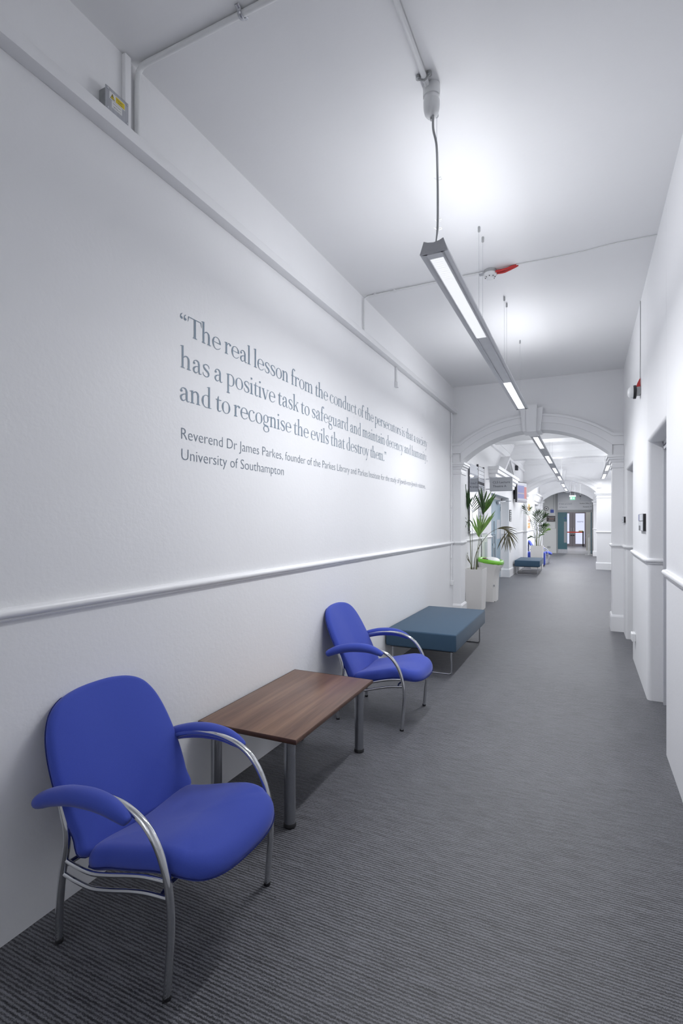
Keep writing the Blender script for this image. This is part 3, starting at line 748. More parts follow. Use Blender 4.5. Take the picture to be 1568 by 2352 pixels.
# near planter behind the first arch, and its kentia palm
planter('tapered off-white planter just behind the first arch, left', -1.752, 9.22, .305, .46, .72, .86)
Yp = 9.2
def P_(x, z, dy=0): return (x, Yp+dy, z)
palm('tall sparse palm with drooping dry fronds in the near planter', (-1.79, Yp, .68), [
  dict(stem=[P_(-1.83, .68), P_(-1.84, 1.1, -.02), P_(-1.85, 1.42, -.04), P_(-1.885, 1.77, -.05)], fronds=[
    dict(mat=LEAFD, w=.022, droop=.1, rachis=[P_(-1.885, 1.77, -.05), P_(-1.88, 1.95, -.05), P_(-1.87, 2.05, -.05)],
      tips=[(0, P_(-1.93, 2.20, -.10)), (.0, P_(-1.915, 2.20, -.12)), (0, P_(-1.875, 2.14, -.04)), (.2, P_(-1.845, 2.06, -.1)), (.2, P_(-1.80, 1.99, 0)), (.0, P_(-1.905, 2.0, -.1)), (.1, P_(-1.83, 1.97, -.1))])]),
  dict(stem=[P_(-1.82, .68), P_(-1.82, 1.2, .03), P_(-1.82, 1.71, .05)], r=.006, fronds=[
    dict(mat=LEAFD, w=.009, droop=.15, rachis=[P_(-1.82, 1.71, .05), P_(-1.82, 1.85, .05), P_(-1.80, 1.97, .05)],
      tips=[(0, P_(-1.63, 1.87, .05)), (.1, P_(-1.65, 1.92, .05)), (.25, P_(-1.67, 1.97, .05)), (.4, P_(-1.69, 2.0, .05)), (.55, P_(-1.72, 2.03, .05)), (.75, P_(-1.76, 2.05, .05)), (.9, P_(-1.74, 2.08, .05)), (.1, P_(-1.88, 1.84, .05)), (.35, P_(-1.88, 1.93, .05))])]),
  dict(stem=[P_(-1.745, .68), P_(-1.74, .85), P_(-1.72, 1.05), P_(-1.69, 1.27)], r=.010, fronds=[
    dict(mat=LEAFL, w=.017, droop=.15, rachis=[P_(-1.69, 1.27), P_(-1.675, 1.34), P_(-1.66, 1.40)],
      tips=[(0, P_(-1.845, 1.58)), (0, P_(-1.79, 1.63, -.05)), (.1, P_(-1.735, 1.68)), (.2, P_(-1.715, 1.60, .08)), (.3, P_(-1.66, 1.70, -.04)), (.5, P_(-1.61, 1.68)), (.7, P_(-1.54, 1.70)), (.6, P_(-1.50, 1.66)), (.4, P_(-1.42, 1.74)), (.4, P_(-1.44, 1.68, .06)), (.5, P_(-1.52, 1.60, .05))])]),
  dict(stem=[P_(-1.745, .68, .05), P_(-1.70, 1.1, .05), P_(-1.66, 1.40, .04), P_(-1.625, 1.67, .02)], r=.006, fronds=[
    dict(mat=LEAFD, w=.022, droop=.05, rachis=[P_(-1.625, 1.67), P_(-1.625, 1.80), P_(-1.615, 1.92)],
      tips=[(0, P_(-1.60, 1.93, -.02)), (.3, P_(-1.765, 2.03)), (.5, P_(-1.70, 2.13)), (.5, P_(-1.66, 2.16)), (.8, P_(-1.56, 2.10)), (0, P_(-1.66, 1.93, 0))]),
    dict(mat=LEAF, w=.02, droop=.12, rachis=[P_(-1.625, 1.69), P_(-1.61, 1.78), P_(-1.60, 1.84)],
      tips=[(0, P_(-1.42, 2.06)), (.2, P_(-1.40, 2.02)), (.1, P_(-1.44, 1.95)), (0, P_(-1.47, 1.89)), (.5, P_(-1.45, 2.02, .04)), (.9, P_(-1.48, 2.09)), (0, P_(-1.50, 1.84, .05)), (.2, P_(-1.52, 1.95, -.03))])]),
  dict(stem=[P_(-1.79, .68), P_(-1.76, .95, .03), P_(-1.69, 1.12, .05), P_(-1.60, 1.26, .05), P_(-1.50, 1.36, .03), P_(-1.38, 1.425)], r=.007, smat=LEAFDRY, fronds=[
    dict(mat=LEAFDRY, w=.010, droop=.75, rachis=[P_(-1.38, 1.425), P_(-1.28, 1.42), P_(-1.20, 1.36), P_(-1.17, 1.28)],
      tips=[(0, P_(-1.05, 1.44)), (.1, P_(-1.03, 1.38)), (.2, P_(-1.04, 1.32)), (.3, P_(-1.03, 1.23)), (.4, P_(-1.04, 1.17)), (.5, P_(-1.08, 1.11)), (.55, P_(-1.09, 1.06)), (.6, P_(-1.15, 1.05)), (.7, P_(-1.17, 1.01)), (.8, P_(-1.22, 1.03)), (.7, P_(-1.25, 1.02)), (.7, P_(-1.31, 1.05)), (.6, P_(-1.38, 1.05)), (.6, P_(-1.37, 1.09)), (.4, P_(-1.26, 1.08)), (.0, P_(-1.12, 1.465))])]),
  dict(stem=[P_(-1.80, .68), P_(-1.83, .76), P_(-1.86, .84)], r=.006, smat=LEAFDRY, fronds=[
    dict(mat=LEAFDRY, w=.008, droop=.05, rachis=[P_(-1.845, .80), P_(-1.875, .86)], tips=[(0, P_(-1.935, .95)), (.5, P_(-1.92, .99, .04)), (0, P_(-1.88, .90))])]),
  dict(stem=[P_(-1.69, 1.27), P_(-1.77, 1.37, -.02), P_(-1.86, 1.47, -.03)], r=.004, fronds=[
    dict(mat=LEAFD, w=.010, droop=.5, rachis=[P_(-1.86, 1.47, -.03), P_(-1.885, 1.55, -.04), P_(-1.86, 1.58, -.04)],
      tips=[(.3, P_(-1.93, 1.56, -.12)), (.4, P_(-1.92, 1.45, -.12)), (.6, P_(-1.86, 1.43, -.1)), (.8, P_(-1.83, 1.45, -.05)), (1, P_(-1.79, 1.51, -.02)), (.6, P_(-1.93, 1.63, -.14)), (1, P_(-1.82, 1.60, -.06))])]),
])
# far planter and fuller palm in front of the second arch
planter('tapered off-white planter at the end of the lobby bench', -1.44, 18.0, .385, .36, .76, .93)
Yp = 18.0
sc_ = 1.023
def Q(x, z, dy=0): return (x+.0, Yp+dy, z)
def bush(x, z, tx, tz, n, L, m_, dy=0, w=.016, droop=.35):
    return dict(mat=m_, w=w*1.9, n=max(5, int(n*.8)), L=L*1.12, droop=droop, side=(.75, .35, .1), rachis=[Q(x, z, dy), Q((x+tx)/2, (z+tz)/2+.03, dy), Q(tx, tz, dy)])
palm('bushy dark green palm in the far planter beneath the wall screen', (-1.42, Yp, .72), [
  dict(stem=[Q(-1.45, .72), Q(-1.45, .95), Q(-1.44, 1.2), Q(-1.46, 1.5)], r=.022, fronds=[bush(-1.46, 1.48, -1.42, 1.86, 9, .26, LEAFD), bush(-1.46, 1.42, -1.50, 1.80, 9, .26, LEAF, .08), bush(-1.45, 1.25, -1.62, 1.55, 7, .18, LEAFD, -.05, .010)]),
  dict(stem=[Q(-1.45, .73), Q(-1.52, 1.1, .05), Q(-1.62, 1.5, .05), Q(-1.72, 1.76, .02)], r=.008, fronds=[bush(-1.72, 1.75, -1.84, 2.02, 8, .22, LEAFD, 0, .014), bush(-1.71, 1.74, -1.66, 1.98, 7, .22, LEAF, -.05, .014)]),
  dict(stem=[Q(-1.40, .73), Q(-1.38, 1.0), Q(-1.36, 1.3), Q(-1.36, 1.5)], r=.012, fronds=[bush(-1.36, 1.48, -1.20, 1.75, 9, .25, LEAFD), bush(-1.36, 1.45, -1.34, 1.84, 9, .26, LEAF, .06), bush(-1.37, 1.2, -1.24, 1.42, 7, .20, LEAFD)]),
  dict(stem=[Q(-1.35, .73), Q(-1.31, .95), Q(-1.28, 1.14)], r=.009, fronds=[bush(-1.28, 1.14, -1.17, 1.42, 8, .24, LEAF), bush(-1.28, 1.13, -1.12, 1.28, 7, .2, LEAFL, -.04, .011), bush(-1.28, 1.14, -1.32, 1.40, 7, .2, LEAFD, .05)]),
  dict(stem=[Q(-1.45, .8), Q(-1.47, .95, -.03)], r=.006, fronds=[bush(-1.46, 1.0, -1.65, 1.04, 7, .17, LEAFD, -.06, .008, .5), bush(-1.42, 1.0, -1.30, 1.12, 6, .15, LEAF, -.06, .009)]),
])

# ================================================================= RECYCLING BIN
def bin_():
    root = thing('recycling_bin', 'white recycling bin with a lime green rim beside near planter', 'bin', (-1.70, 10.36, 0))
    def ring(w_, d_, z, ch, dx=0, tilt=0):
        x, y = w_/2, d_/2
        pts = [(-x+ch, -y), (x-ch, -y), (x, -y+ch), (x, y-ch), (x-ch, y), (-x+ch, y), (-x, y-ch), (-x, -y+ch)]
        return [(px+dx, py, z-tilt*(px+dx)) for px, py in pts]
    m = MB(); R = [ring(.27, .42, 0, .05, .0), ring(.30, .44, .40, .05, -.0), ring(.335, .46, .60, .05, .005, .05), ring(.42, .52, .70, .07, .02, .10), ring(.44, .54, .745, .08, .02, .13)]
    for r in R: m.v += r
    m.f.append(tuple(range(7, -1, -1))); m.f.append(tuple(32+k for k in range(8)))
    for i in range(4):
        for k in range(8): a, b = i*8+k, i*8+(k+1) % 8; m.f.append((a, b, b+8, a+8))
    m.build('body', PLANTER, root, 35)
    B(.10, -.222, .30, .13, -.216, .335).build('label_mark', mat('label_grey', (.4, .4, .42, 1), .5, noise=.02), root)
    B(-.10, -.18, -.001, .13, .18, .012).build('base', BLACK, root)
    g = MB(); N = 28; prof = [(1.0, -.005), (1.045, .012), (1.05, .035), (1.03, .058), (.97, .072), (.86, .068), (.80, .05)]
    for (k, h) in prof:
        for i in range(N):
            a = 2*PI*i/N; ex = .6
            x = .228*k*math.copysign(abs(math.cos(a))**ex, math.cos(a))+.02; y = .275*k*math.copysign(abs(math.sin(a))**ex, math.sin(a))
            z = .745-.13*x+h; g.v.append((x, y, z))
    for i in range(len(prof)-1):
        for k in range(N): a, b = i*N+k, i*N+(k+1) % N; g.f.append((a, b, b+N, a+N))
    g.build('lid_rim', GREEN, root, 60)
    d = MB(); prof = [(.82, .048), (.72, .085), (.50, .105), (.25, .112), (.02, .114)]
    for (k, h) in prof:
        for i in range(N):
            a = 2*PI*i/N; x = .17*k*math.cos(a)+.055; y = .245*k*math.sin(a)+.02; d.v.append((x, y, .745-.13*x+h))
    for i in range(len(prof)-1):
        for k in range(N): a, b = i*N+k, i*N+(k+1) % N; d.f.append((a, b, b+N, a+N))
    d.build('lid_dome', WHITEP, root, 60)
    o = MB()
    for i in range(N): a = 2*PI*i/N; x = -.06+.07*math.cos(a); y = -.05+.12*math.sin(a); o.v.append((x, y, .745-.13*x+.075))
    o.f.append(tuple(range(N))); o.build('opening', mat('opening_brown', (.16, .05, .03, 1), .6, noise=.1), root)
bin_()

# ================================================================= CEILING AND WALL SERVICES
def tubeobj(name, label, cat, pts, r, m_, smooth=0, clips=(), group=None, flat=1):
    root = thing(name, label, cat, pts[0], group)
    q = [tuple(Vector(p)-Vector(pts[0])) for p in pts]
    MB().tube(q, r, 12, smooth=smooth, flat=flat).build('pipe', m_, root, 60)
    for c, ax in clips:
        c = Vector(c)-Vector(pts[0])
        B(c.x-(.012 if ax == 'x' else r+.012), c.y-(.012 if ax == 'y' else r+.012), c.z-r-.003, c.x+(.012 if ax == 'x' else r+.012), c.y+(.012 if ax == 'y' else r+.012), c.z+r*.9, bev=.002).build('saddle_clip', GREYP, root)
    return root
r0 = .013
# conduit 0: comes down the left wall near the junction box and crosses the ceiling
bend = [(-1.903, 1.762, 3.34), (-1.903, 1.762, 3.56), (-1.903, 1.762, 3.62), (-1.895, 1.762, 3.66), (-1.872, 1.763, 3.683), (-1.84, 1.763, 3.686), (-1.5, 1.765, 3.686), (-.2, 1.765, 3.686), (.485, 1.765, 3.686)]
root = tubeobj('conduit', 'white conduit bending from the rail onto the ceiling beside metal junction box', 'conduit', bend, r0, WHITEP)
c = MB()
for dx in (-1,): c.tube([(.597, -.036+.003, .357), (.597, -.019+.003, .351), (.597, -.013+.003, .334), (.597, .003, .3285), (.597, .016, .334), (.597, .022, .351), (.597, .039, .357)], .0045, 8, smooth=3, flat=2.2)
c.build('saddle_clip', STEEL, root)
B(-.017, -.075, 0, 0.006, -.040, .355, bev=.003).build('trunking', TRIM, root)
# conduit 1: from behind the camera along the ceiling to the rose
root = tubeobj('conduit', 'white ceiling conduit leading to the pendant light rose', 'conduit', [(-.70, 1.79, 3.685), (-.70, 2.0, 3.685), (-.698, 2.44, 3.685)], .013, WHITEP)
m = MB()
for s in (-1, 1): m.lathe([(.012, -.012), (.012, 0)], (s*.028, .60, .012), 12)
m.tube([(-.03, .60, .004), (0, .60, -.016), (.03, .60, .004)], .005, 8, smooth=3)
m.build('saddle_clip', GREYP, root)
t = thing('ceiling_rose', 'round white ceiling rose where the near light cable starts', 'rose', (-.686, 2.475, ZC))
MB().lathe([(.042, -.055), (.042, -.001)], (0, 0, 0), 28).build('back_box', WHITEP, t, 40)
MB().lathe([(.033, -.075), (.036, -.055)], (0, 0, 0), 28).build('collar', TRIM, t, 40)
MB().lathe([(.006, -.155), (.022, -.152), (.033, -.138), (.038, -.118), (.040, -.098), (.040, -.075)], (0, 0, 0), 28).build('cover', WHITEP, t, 60)
MB().lathe([(.007, -.168), (.007, -.152)], (0, 0, 0), 12).build('cord_grip', GREYP, t)
# conduit 2 across the ceiling at the smoke detector
root = tubeobj('conduit', 'thin white conduit crossing the ceiling to the smoke detector', 'conduit', [(-1.905, 4.50, 3.345), (-1.905, 4.50, 3.64), (-1.90, 4.50, 3.675), (-1.87, 4.50, 3.689), (-1.5, 4.495, 3.689), (-.80, 4.495, 3.689)], .009, WHITEP)
for x in (.105+.0, .30): B(x, -.02, .335, x+.022, .012, .355, bev=.002).build('saddle_clip', WHITEP, root)
tubeobj('cable', 'thin cable clipped across the ceiling from smoke detector to the right wall', 'cable', [(-.52, 4.485, 3.694), (-.1, 4.50, 3.695), (.2, 4.47, 3.695), (.484, 4.475, 3.695)], .004, WHITEP, smooth=4)
t = thing('smoke_detector', 'white smoke detector on the corridor ceiling with red cables', 'detector', (-.735, 4.50, ZC))
MB().lathe([(.052, -.030), (.052, 0)], (0, 0, 0), 28).build('base', GREYP, t, 40)
MB().lathe([(.012, -.075), (.030, -.073), (.036, -.062), (.050, -.055), (.055, -.046), (.055, -.030)], (0, 0, 0), 28).build('head', WHITEP, t, 40)
m = MB()
for k in range(8):
    a = 2*PI*k/8; m.box(.04*math.cos(a)-.003, .04*math.sin(a)-.003, -.066, .04*math.cos(a)+.003, .04*math.sin(a)+.003, -.056)
m.build('slots', BLACK, t)
B(-.09, -.012, -.03, -.045, .012, -.004).build('gland', STEEL, t)
for k, (dy, dz) in enumerate(((-.030, -.034), (-.012, -.022), (.012, -.032), (.030, -.020))):
    MB().tube([(.050, dy, dz), (.12, dy*1.1, dz-.001), (.19, dy*.5, -.012), (.225, 0, -.006)], .0085, 8, smooth=4).build('red_cable', RED, t)
# drop pipe in the corner by the arch, and the short stub under the rail
root = tubeobj('conduit', 'thin white vertical pipe in the corner beside the first arch', 'conduit', [(-1.906, 8.03, .62), (-1.906, 8.03, 3.27)], .010, TRIM)
for z in (.35, 1.15, 1.95): B(-.014, -.016, z, .014, .016, z+.018).build('saddle_clip', WHITEP, root)
B(-.014, -.03, -.07, .035, .03, .0, bev=.006).build('outlet_box', WHITEP, root)
t = thing('cable_trunking', 'short white vertical trunking stub hanging under the high rail', 'trunking', (-1.92, 5.43, 3.272))
B(0, -.018, -.17, .022, .018, 0, bev=.002).build('channel', WHITEP, t); B(0, -.024, -.225, .036, .024, -.165, bev=.003).build('end_box', TRIM, t)
# junction box
t = thing('junction_box', 'galvanised metal junction box with a yellow danger label above rail', 'box', (-1.92, 1.62, 3.34))
B(0, -.055, .0, .045, .062, .098, bev=.004).build('body', mat('galvanised', (.33, .34, .35, 1), .5, .6, noise=.15, nscale=25), t)
B(.045, -.060, -.002, .049, .062, .103, bev=.001).build('lid', STEEL, t)
for y in (-.05, .052):
    for z in (.010, .092): MB().lathe([(.0045, .049), (.004, .052), (.001, .053)], (0, y, z), 12, axis=0).build('screw', CHROME, t)
B(.049, -.041, .057, .0496, .043, .088).build('label', PAPER, t)
B(.0496, -.008, .060, .0499, .040, .085).build('yellow_label', YELLOW, t)
m = MB(); m.prism([(-.037, .060), (-.013, .060), (-.025, .085)], 0, .0496, .0499); m.build('warning_triangle', DARKINK, t)
m = MB(); m.prism([(-.034, .062), (-.016, .062), (-.025, .0815)], 0, .0499, .0502); m.build('warning_triangle', YELLOW, t)
m = MB(); m.prism([(-.026, .079), (-.0285, .070), (-.0255, .0705), (-.026, .0635), (-.0215, .072), (-.0245, .0715), (-.0235, .079)], 0, .0502, .0504); m.build('bolt_symbol', DARKINK, t)
B(.049, -.028, .024, .0496, .026, .054).build('label', PAPER, t)
YZ = dict(ux=(0, 1, 0), uz=(0, 0, 1))
text('Danger', 'lettering', DARKINK, t, (.0502, -.002, .073), height_cap=.0075, width=.032, **YZ)
text('230 volts', 'lettering', DARKINK, t, (.0502, .002, .063), height_cap=.0055, width=.026, **YZ)
text('fed from board', 'lettering', DARKINK, t, (.0499, -.022, .043), height_cap=.0055, width=.042, **YZ)
text('lighting no 2', 'lettering', DARKINK, t, (.0499, -.020, .030), height_cap=.0055, width=.038, **YZ)
# right wall: beacon with red conduit fitting and cable
t = thing('alarm_beacon', 'white domed beacon with black base and red cable gland, right wall', 'alarm', (XR, 5.80, 2.83))
MB().tube([(-.004, -.07, .86), (-.004, -.065, .45), (-.006, -.06, .09)], .0035, 8).build('cable', GREYP, t)
m = MB(); m.prism([(-.006, .11), (-.012, .105), (-.030, .065), (-.040, .03), (-.004, .03)], 1, -.075, -.035); m.build('red_gland', RED, t)
B(-.036, -.08, -.045, 0, .0, .03, bev=.003).build('back_box', GREYP, t)
MB().lathe([(.062, -.062), (.066, -.055), (.066, -.038), (.05, -.034)], (0, -.03, -.01), 32, axis=0).build('base_ring', BLACK, t, 40)
MB().lathe([(.005, -.113), (.028, -.110), (.045, -.100), (.055, -.083), (.058, -.060)], (0, -.03, -.01), 32, axis=0).build('lens', WHITEP, t, 60)
# door plates on the right wall
def plate(label, y0, y1, z0, z1, blocks):
    t = thing('door_plate', label, 'sign', (XR, y0, z0), 'room plates on the right wall')
    W, Hh = y1-y0, z1-z0
    B(-.022, 0, 0, 0, W, Hh).build('back_plate', BLACK, t)
    for (a, b, c, d, mm) in blocks: B(-.026, a*W, c*Hh, -.022, b*W, d*Hh).build('insert_panel', mm, t)
    return t
PALE = mat('pale_insert', (.72, .74, .78, 1), .35, noise=.02); VIOL = mat('violet_insert', (.22, .23, .42, 1), .4, noise=.02)
plate('stacked white and violet door plate beside near right doorway', 5.26, 5.68, 1.465, 1.62, [(.02, .72, .60, .98, PALE), (.74, .98, .60, .98, VIOL), (.02, .50, .02, .56, PALE), (.54, .85, .30, .56, PALE), (.54, .85, .02, .26, mat('dark_insert', (.12, .12, .14, 1), .4, noise=.02))])
plate('smaller door plate near the first arch on right wall', 7.80, 8.12, 1.535, 1.615, [(.02, .45, .05, .95, PALE), (.55, .95, .5, .95, PALE), (.55, .95, .05, .42, PALE)])
t = thing('wall_socket', 'white switched outlet box low on the right wall edge', 'socket', (XR, 6.34, .31))
B(-.038, -.07, -.042, 0, .07, .042, bev=.005).build('box', WHITEP, t); B(-.042, -.05, -.032, -.038, .05, .032, bev=.001).build('face_plate', TRIM, t)

# ================================================================= LOBBY WALL ITEMS
t = thing('wall_mirror', 'frameless mirrored glass panel on stand-offs behind the near palm', 'mirror', (XL, 9.72, 1.95))
B(.034, -.37, -.62, .038, .40, .66).build('glass', mat('mirror_glass', (.72, .74, .78, 1), .03, 1, noise=.01), t)
for y in (-.33, .36):
    for z in (-.58, .62): MB().lathe([(.014, 0), (.014, .046)], (0, y, z), 14, axis=0).build('stand_off', STEEL, t)
t = thing('directory_board', 'tall dark-framed building directory of grey slats on the lobby wall', 'sign', (XL, 10.165, 1.45))
for y in (0, .64): B(.0, y, -.02, .036, y+.014, 1.22).build('upright', DARK, t)
zz = 1.19; B(.016, .022, -.02, .021, .64, 1.20).build('back_panel', DARK, t); n = 0; rows = [.075]*4+[.05]*1+[.036]*25
for i, h in enumerate(rows):
    zz -= h
    if zz < -.01: break
    B(.022, .022, zz, .034, .64, zz+h-.006).build('slat', mat('directory_slat', (.56, .58, .63, 1), .35, noise=.02) if i != 4 else DARK, t)
m = MB(); zz = 1.19
for i, h in enumerate(rows):
    zz -= h
    if zz < -.01: break
    if i > 4 and i % 2 == 0: m.box(.034, .07, zz+h*.30, .0345, .07+.2+.25*random.random(), zz+h*.52)
m.build('lettering', DARKINK, t)
t = thing('notice_holder', 'clear floor-standing notice holder with pale green leaflet behind the bin', 'stand', (-1.90, 10.95, 0))
for y in (-.30, .30): MB().tube([(0, y, .0), (0, y, 1.31)], .008, 8).build('post', WHITEP, t)
B(-.008, -.29, .75, .004, .29, 1.28).build('panel', mat('pale_green_card', (.58, .66, .56, 1), .3, noise=.06, nscale=6), t)
B(.004, -.02, .78, .010, .26, 1.12).build('leaflet', mat('grey_green_card', (.42, .50, .47, 1), .3, noise=.1, nscale=9), t)
MB().tube([(0, -.3, 1.31), (0, .3, 1.31)], .006, 8).build('top_bar', STEEL, t); B(-.015, -.32, 0, .06, .32, .012).build('foot', STEEL, t)
t = thing('hanging_sign', 'grey projecting sign reading CLS Lecture Theatre A', 'sign', (XL, 11.2, 2.19))
B(.08, 0, 0, .54, .012, .295, bev=.001).build('panel', SIGNG, t)
for z in (.04, .255): B(0, .001, z, .08, .011, z+.02).build('bracket', STEEL, t)
B(.54, -.002, 0, .546, .014, .295).build('edge_strip', WHITEP, t)
tx = dict(ux=(1,0,0), uz=(0,0,1))
text('CLS Lecture', 'lettering', DARKINK, t, (.145, -.0012, .168), height_cap=.050, width=.350, **tx)
text('Theatre A', 'lettering', DARKINK, t, (.145, -.0012, .086), height_cap=.050, width=.275, **tx)
# wall screen
def tv():
    a, b = Vector((-1.80, 15.65)), Vector((-1.60, 16.42)); c = (a+b)/2; d = b-a; rz = math.atan2(d.y, d.x)-PI/2
    t = thing('wall_screen', 'black flat screen angled out from the lobby wall showing a notice', 'screen', (c.x, c.y, 2.42), rz=rz)
    W = d.length/2; hh = .305
    B(-.055, -W, -hh, 0, W, hh, bev=.006).build('casing', DARK, t, 40)
    B(-.11, -.22, -.2, -.055, .22, .2, bev=.01).build('rear_cover', BLACK, t)
    B(0, -W+.03, -hh+.055, .002, W-.03, hh-.03).build('screen', emis('screen_pale', (.50, .52, .62), .62, base=.02), t)
    B(.002, -W+.05, -hh+.12, .0028, W*.42, hh-.11).build('screen_block', emis('screen_blue', (.20, .22, .48), .62, base=.02), t)
    B(.002, W*.42, -hh+.12, .0028, W-.04, hh-.14).build('screen_block', emis('screen_red', (.55, .16, .16), .62, base=.02), t)
    B(.0028, -W+.06, -.05, .0032, W*.40, -.02).build('screen_block', emis('screen_tan', (.5, .42, .45), .62, base=.02), t)
    B(0, -W+.004, -hh+.004, .004, W-.004, -hh+.05).build('bezel', mat('bezel_silver', (.30, .30, .33, 1), .3, .5, noise=.02), t)
    B(-.17, -.02, -.05, -.11, .04, .05).build('bracket_arm', BLACK, t); 
    B(-.19, -.16, -.2, -.17, .12, .2).build('wall_plate', BLACK, t)
tv()
t = thing('door_plate', 'narrow black and white plate strip right of the blue doors', 'sign', (XL, 14.93, 1.56))
B(0, 0, 0, .015, .36, .32).build('back_plate', BLACK, t)
for k in range(5): B(.015, .04, .015+k*.06, .018, .32-.05*(k % 2), .05+k*.06).build('insert_panel', PALE, t)
t = thing('loudspeaker', 'small dark box speaker high on lobby wall beyond the pediment', 'speaker', (XL, 16.2, 3.10))
B(0, 0, 0, .08, .16, .14, bev=.01).build('case', DARK, t); B(.08, .015, .012, .084, .145, .128).build('grille', BLACK, t)
t = thing('smoke_detector', 'small white smoke detector on lobby ceiling seen under the arch crown', 'detector', (.12, 11.9, 3.31))
MB().lathe([(.02, -.06), (.045, -.05), (.055, -.03), (.055, 0)], (0, 0, 0), 24).build('head', WHITEP, t, 40); MB().lathe([(.07, -.012), (.07, 0)], (0, 0, 0), 24).build('base', WHITEP, t, 40)
# posters
OR = mat('orange_poster', (.62, .36, .16, 1), .5, noise=.25, nscale=9); PK = mat('pink_poster', (.66, .45, .40, 1), .5, noise=.2, nscale=9)
for (z0, z1, mm, lb) in ((1.96, 2.22, OR, 'topmost orange patterned poster on wall beyond the second arch'), (1.55, 1.78, PK, 'middle pale pink poster behind the far palm'), (1.30, 1.50, OR, 'lowest orange poster behind the far palm')):
    t = thing('poster', lb, 'poster', (XL, 19.8, z0), 'posters beyond the second arch')
    B(0, 0, 0, .008, 1.05, z1-z0).build('sheet', mm, t); B(.008, .06, (z1-z0)*.55, .009, .9, (z1-z0)*.6).build('printed_line', PAPER, t)
# end wall items
t = thing('wall_clock', 'round wall clock with pale face at the corridor end', 'clock', (-1.745, YE, 2.19))
MB().lathe([(.105, -.03), (.11, -.015), (.11, 0)], (0, 0, 0), 28, axis=1).build('rim', DARK, t, 40); MB().lathe([(.09, -.033), (.09, -.028)], (0, 0, 0), 28, axis=1).build('face', PAPER, t)
MB().lathe([(.03, -.040), (.03, -.033)], (0, 0, 0), 16, axis=1).build('hub', BLACK, t)
t = thing('mandatory_sign', 'small square blue sign between clock and glazed screen', 'sign', (-1.48, YE, 2.06))
B(-.08, -.012, -.08, .08, 0, .08).build('panel', mat('blue_sign2', (.05, .09, .42, 1), .4, noise=.1, nscale=20), t)
MB().lathe([(.015, -.02), (.015, 0)], (0, 0, .12), 12, axis=1).build('indicator', mat('blue_sign', (.04, .09, .42, 1), .4), t)
t = thing('notice_board', 'dark brown engraved notice panel left of the teal door', 'sign', (-1.53, YE, 1.69))
B(-.20, -.02, -.14, .20, 0, .14).build('panel', mat('dark_brown_panel', (.06, .045, .045, 1), .35, noise=.02), t)
for k, (a, b, mm) in enumerate(((-.15, .16, GREYP), (-.09, .14, PK), (-.11, .12, GREYP))): B(a, -.024, .06-k*.075, b, -.02, .085-k*.075).build('printed_line', mm, t)
t = thing('thermostat', 'small white control box under dark notice panel at corridor end', 'control', (-1.60, YE, 1.38))
B(-.05, -.03, -.05, .05, 0, .05, bev=.01).build('case', WHITEP, t); B(-.02, -.034, -.01, .02, -.03, .02).build('button', GREYP, t)
t = thing('wall_socket', 'grey double socket low on the end wall', 'socket', (-1.63, YE, .29))
B(-.07, -.015, -.05, .07, 0, .05, bev=.004).build('face_plate', GREYP, t); B(-.045, -.018, -.01, -.02, -.015, .02).build('switch', WHITEP, t); B(.02, -.018, -.01, .045, -.015, .02).build('switch', WHITEP, t)
t = thing('exit_sign', 'illuminated green exit sign hanging before the glazed screen', 'sign', (-.50, 24.0+.2, 2.52))
B(-.13, -.03, .10, .13, .03, .16).build('housing', GREYP, t)
B(-.10, -.006, -.03, .10, .006, .10).build('panel', EXITG, t)
m = MB()
m.box(-.08, -.009, .0, -.03, -.007, .075); m.prism([(.01, .035), (.035, .065), (.035, .0)], 1, -.009, -.007); m.box(.035, -.009, .025, .075, -.007, .045)
m.build('pictogram', EXITW, t)
for x in (-.09, .09): MB().tube([(x, 0, .16), (x, 0, ZC-2.52)], .005, 8).build('suspension_rod', STEEL, t)
t = thing('camera_dome', 'small black dome camera hanging right of the exit sign', 'camera', (-.20, 24.4, 2.66))
MB().lathe([(.005, -.04), (.03, -.03), (.04, 0), (.03, .03), (.01, .04)], (0, 0, 0), 20).build('dome', BLACK, t, 60); MB().tube([(0, 0, .04), (0, 0, ZC-2.66)], .006, 8).build('rod', WHITEP, t); MB().tube([(0, 0, -.04), (0, 0, -.16)], .006, 8).build('drop_lead', DARK, t)
# barrier in the hall, slim stand in front of the doors
t = thing('belt_barrier', 'black barrier post with a red retractable belt in the hall beyond', 'barrier', (-.13, 34.4, 0))
MB().lathe([(.16, 0), (.16, .015), (.03, .03)], (0, 0, 0), 24).build('base', STEEL, t, 40); MB().lathe([(.035, .03), (.035, .88), (.045, .90), (.045, .96)], (0, 0, 0), 20).build('post', BLACK, t, 40)
B(-1.2, -.004, .865, -.03, .004, .93).build('belt', mat('red_belt', (.75, .06, .03, 1), .5, noise=.05), t)
t = thing('sign_stand', 'slim pale stand with sloping panel in front of the open doors', 'stand', (.14, 26.5, 0))
B(-.16, -.10, 0, .16, .10, .012, bev=.003).build('base', WHITEP, t); B(-.035, -.02, .012, .035, .02, .80, bev=.004).build('post', mat('pale_metal', (.55, .56, .56, 1), .4, .3, noise=.02), t)
m = MB(); m.prism([(-.14, .80), (.06, 1.0), (.055, 1.01), (-.145, .81)], 1, -.10, .10); m.build('sloping_panel', mat('clear_grey_panel', (.50, .51, .52, 1), .1, noise=.01), t)

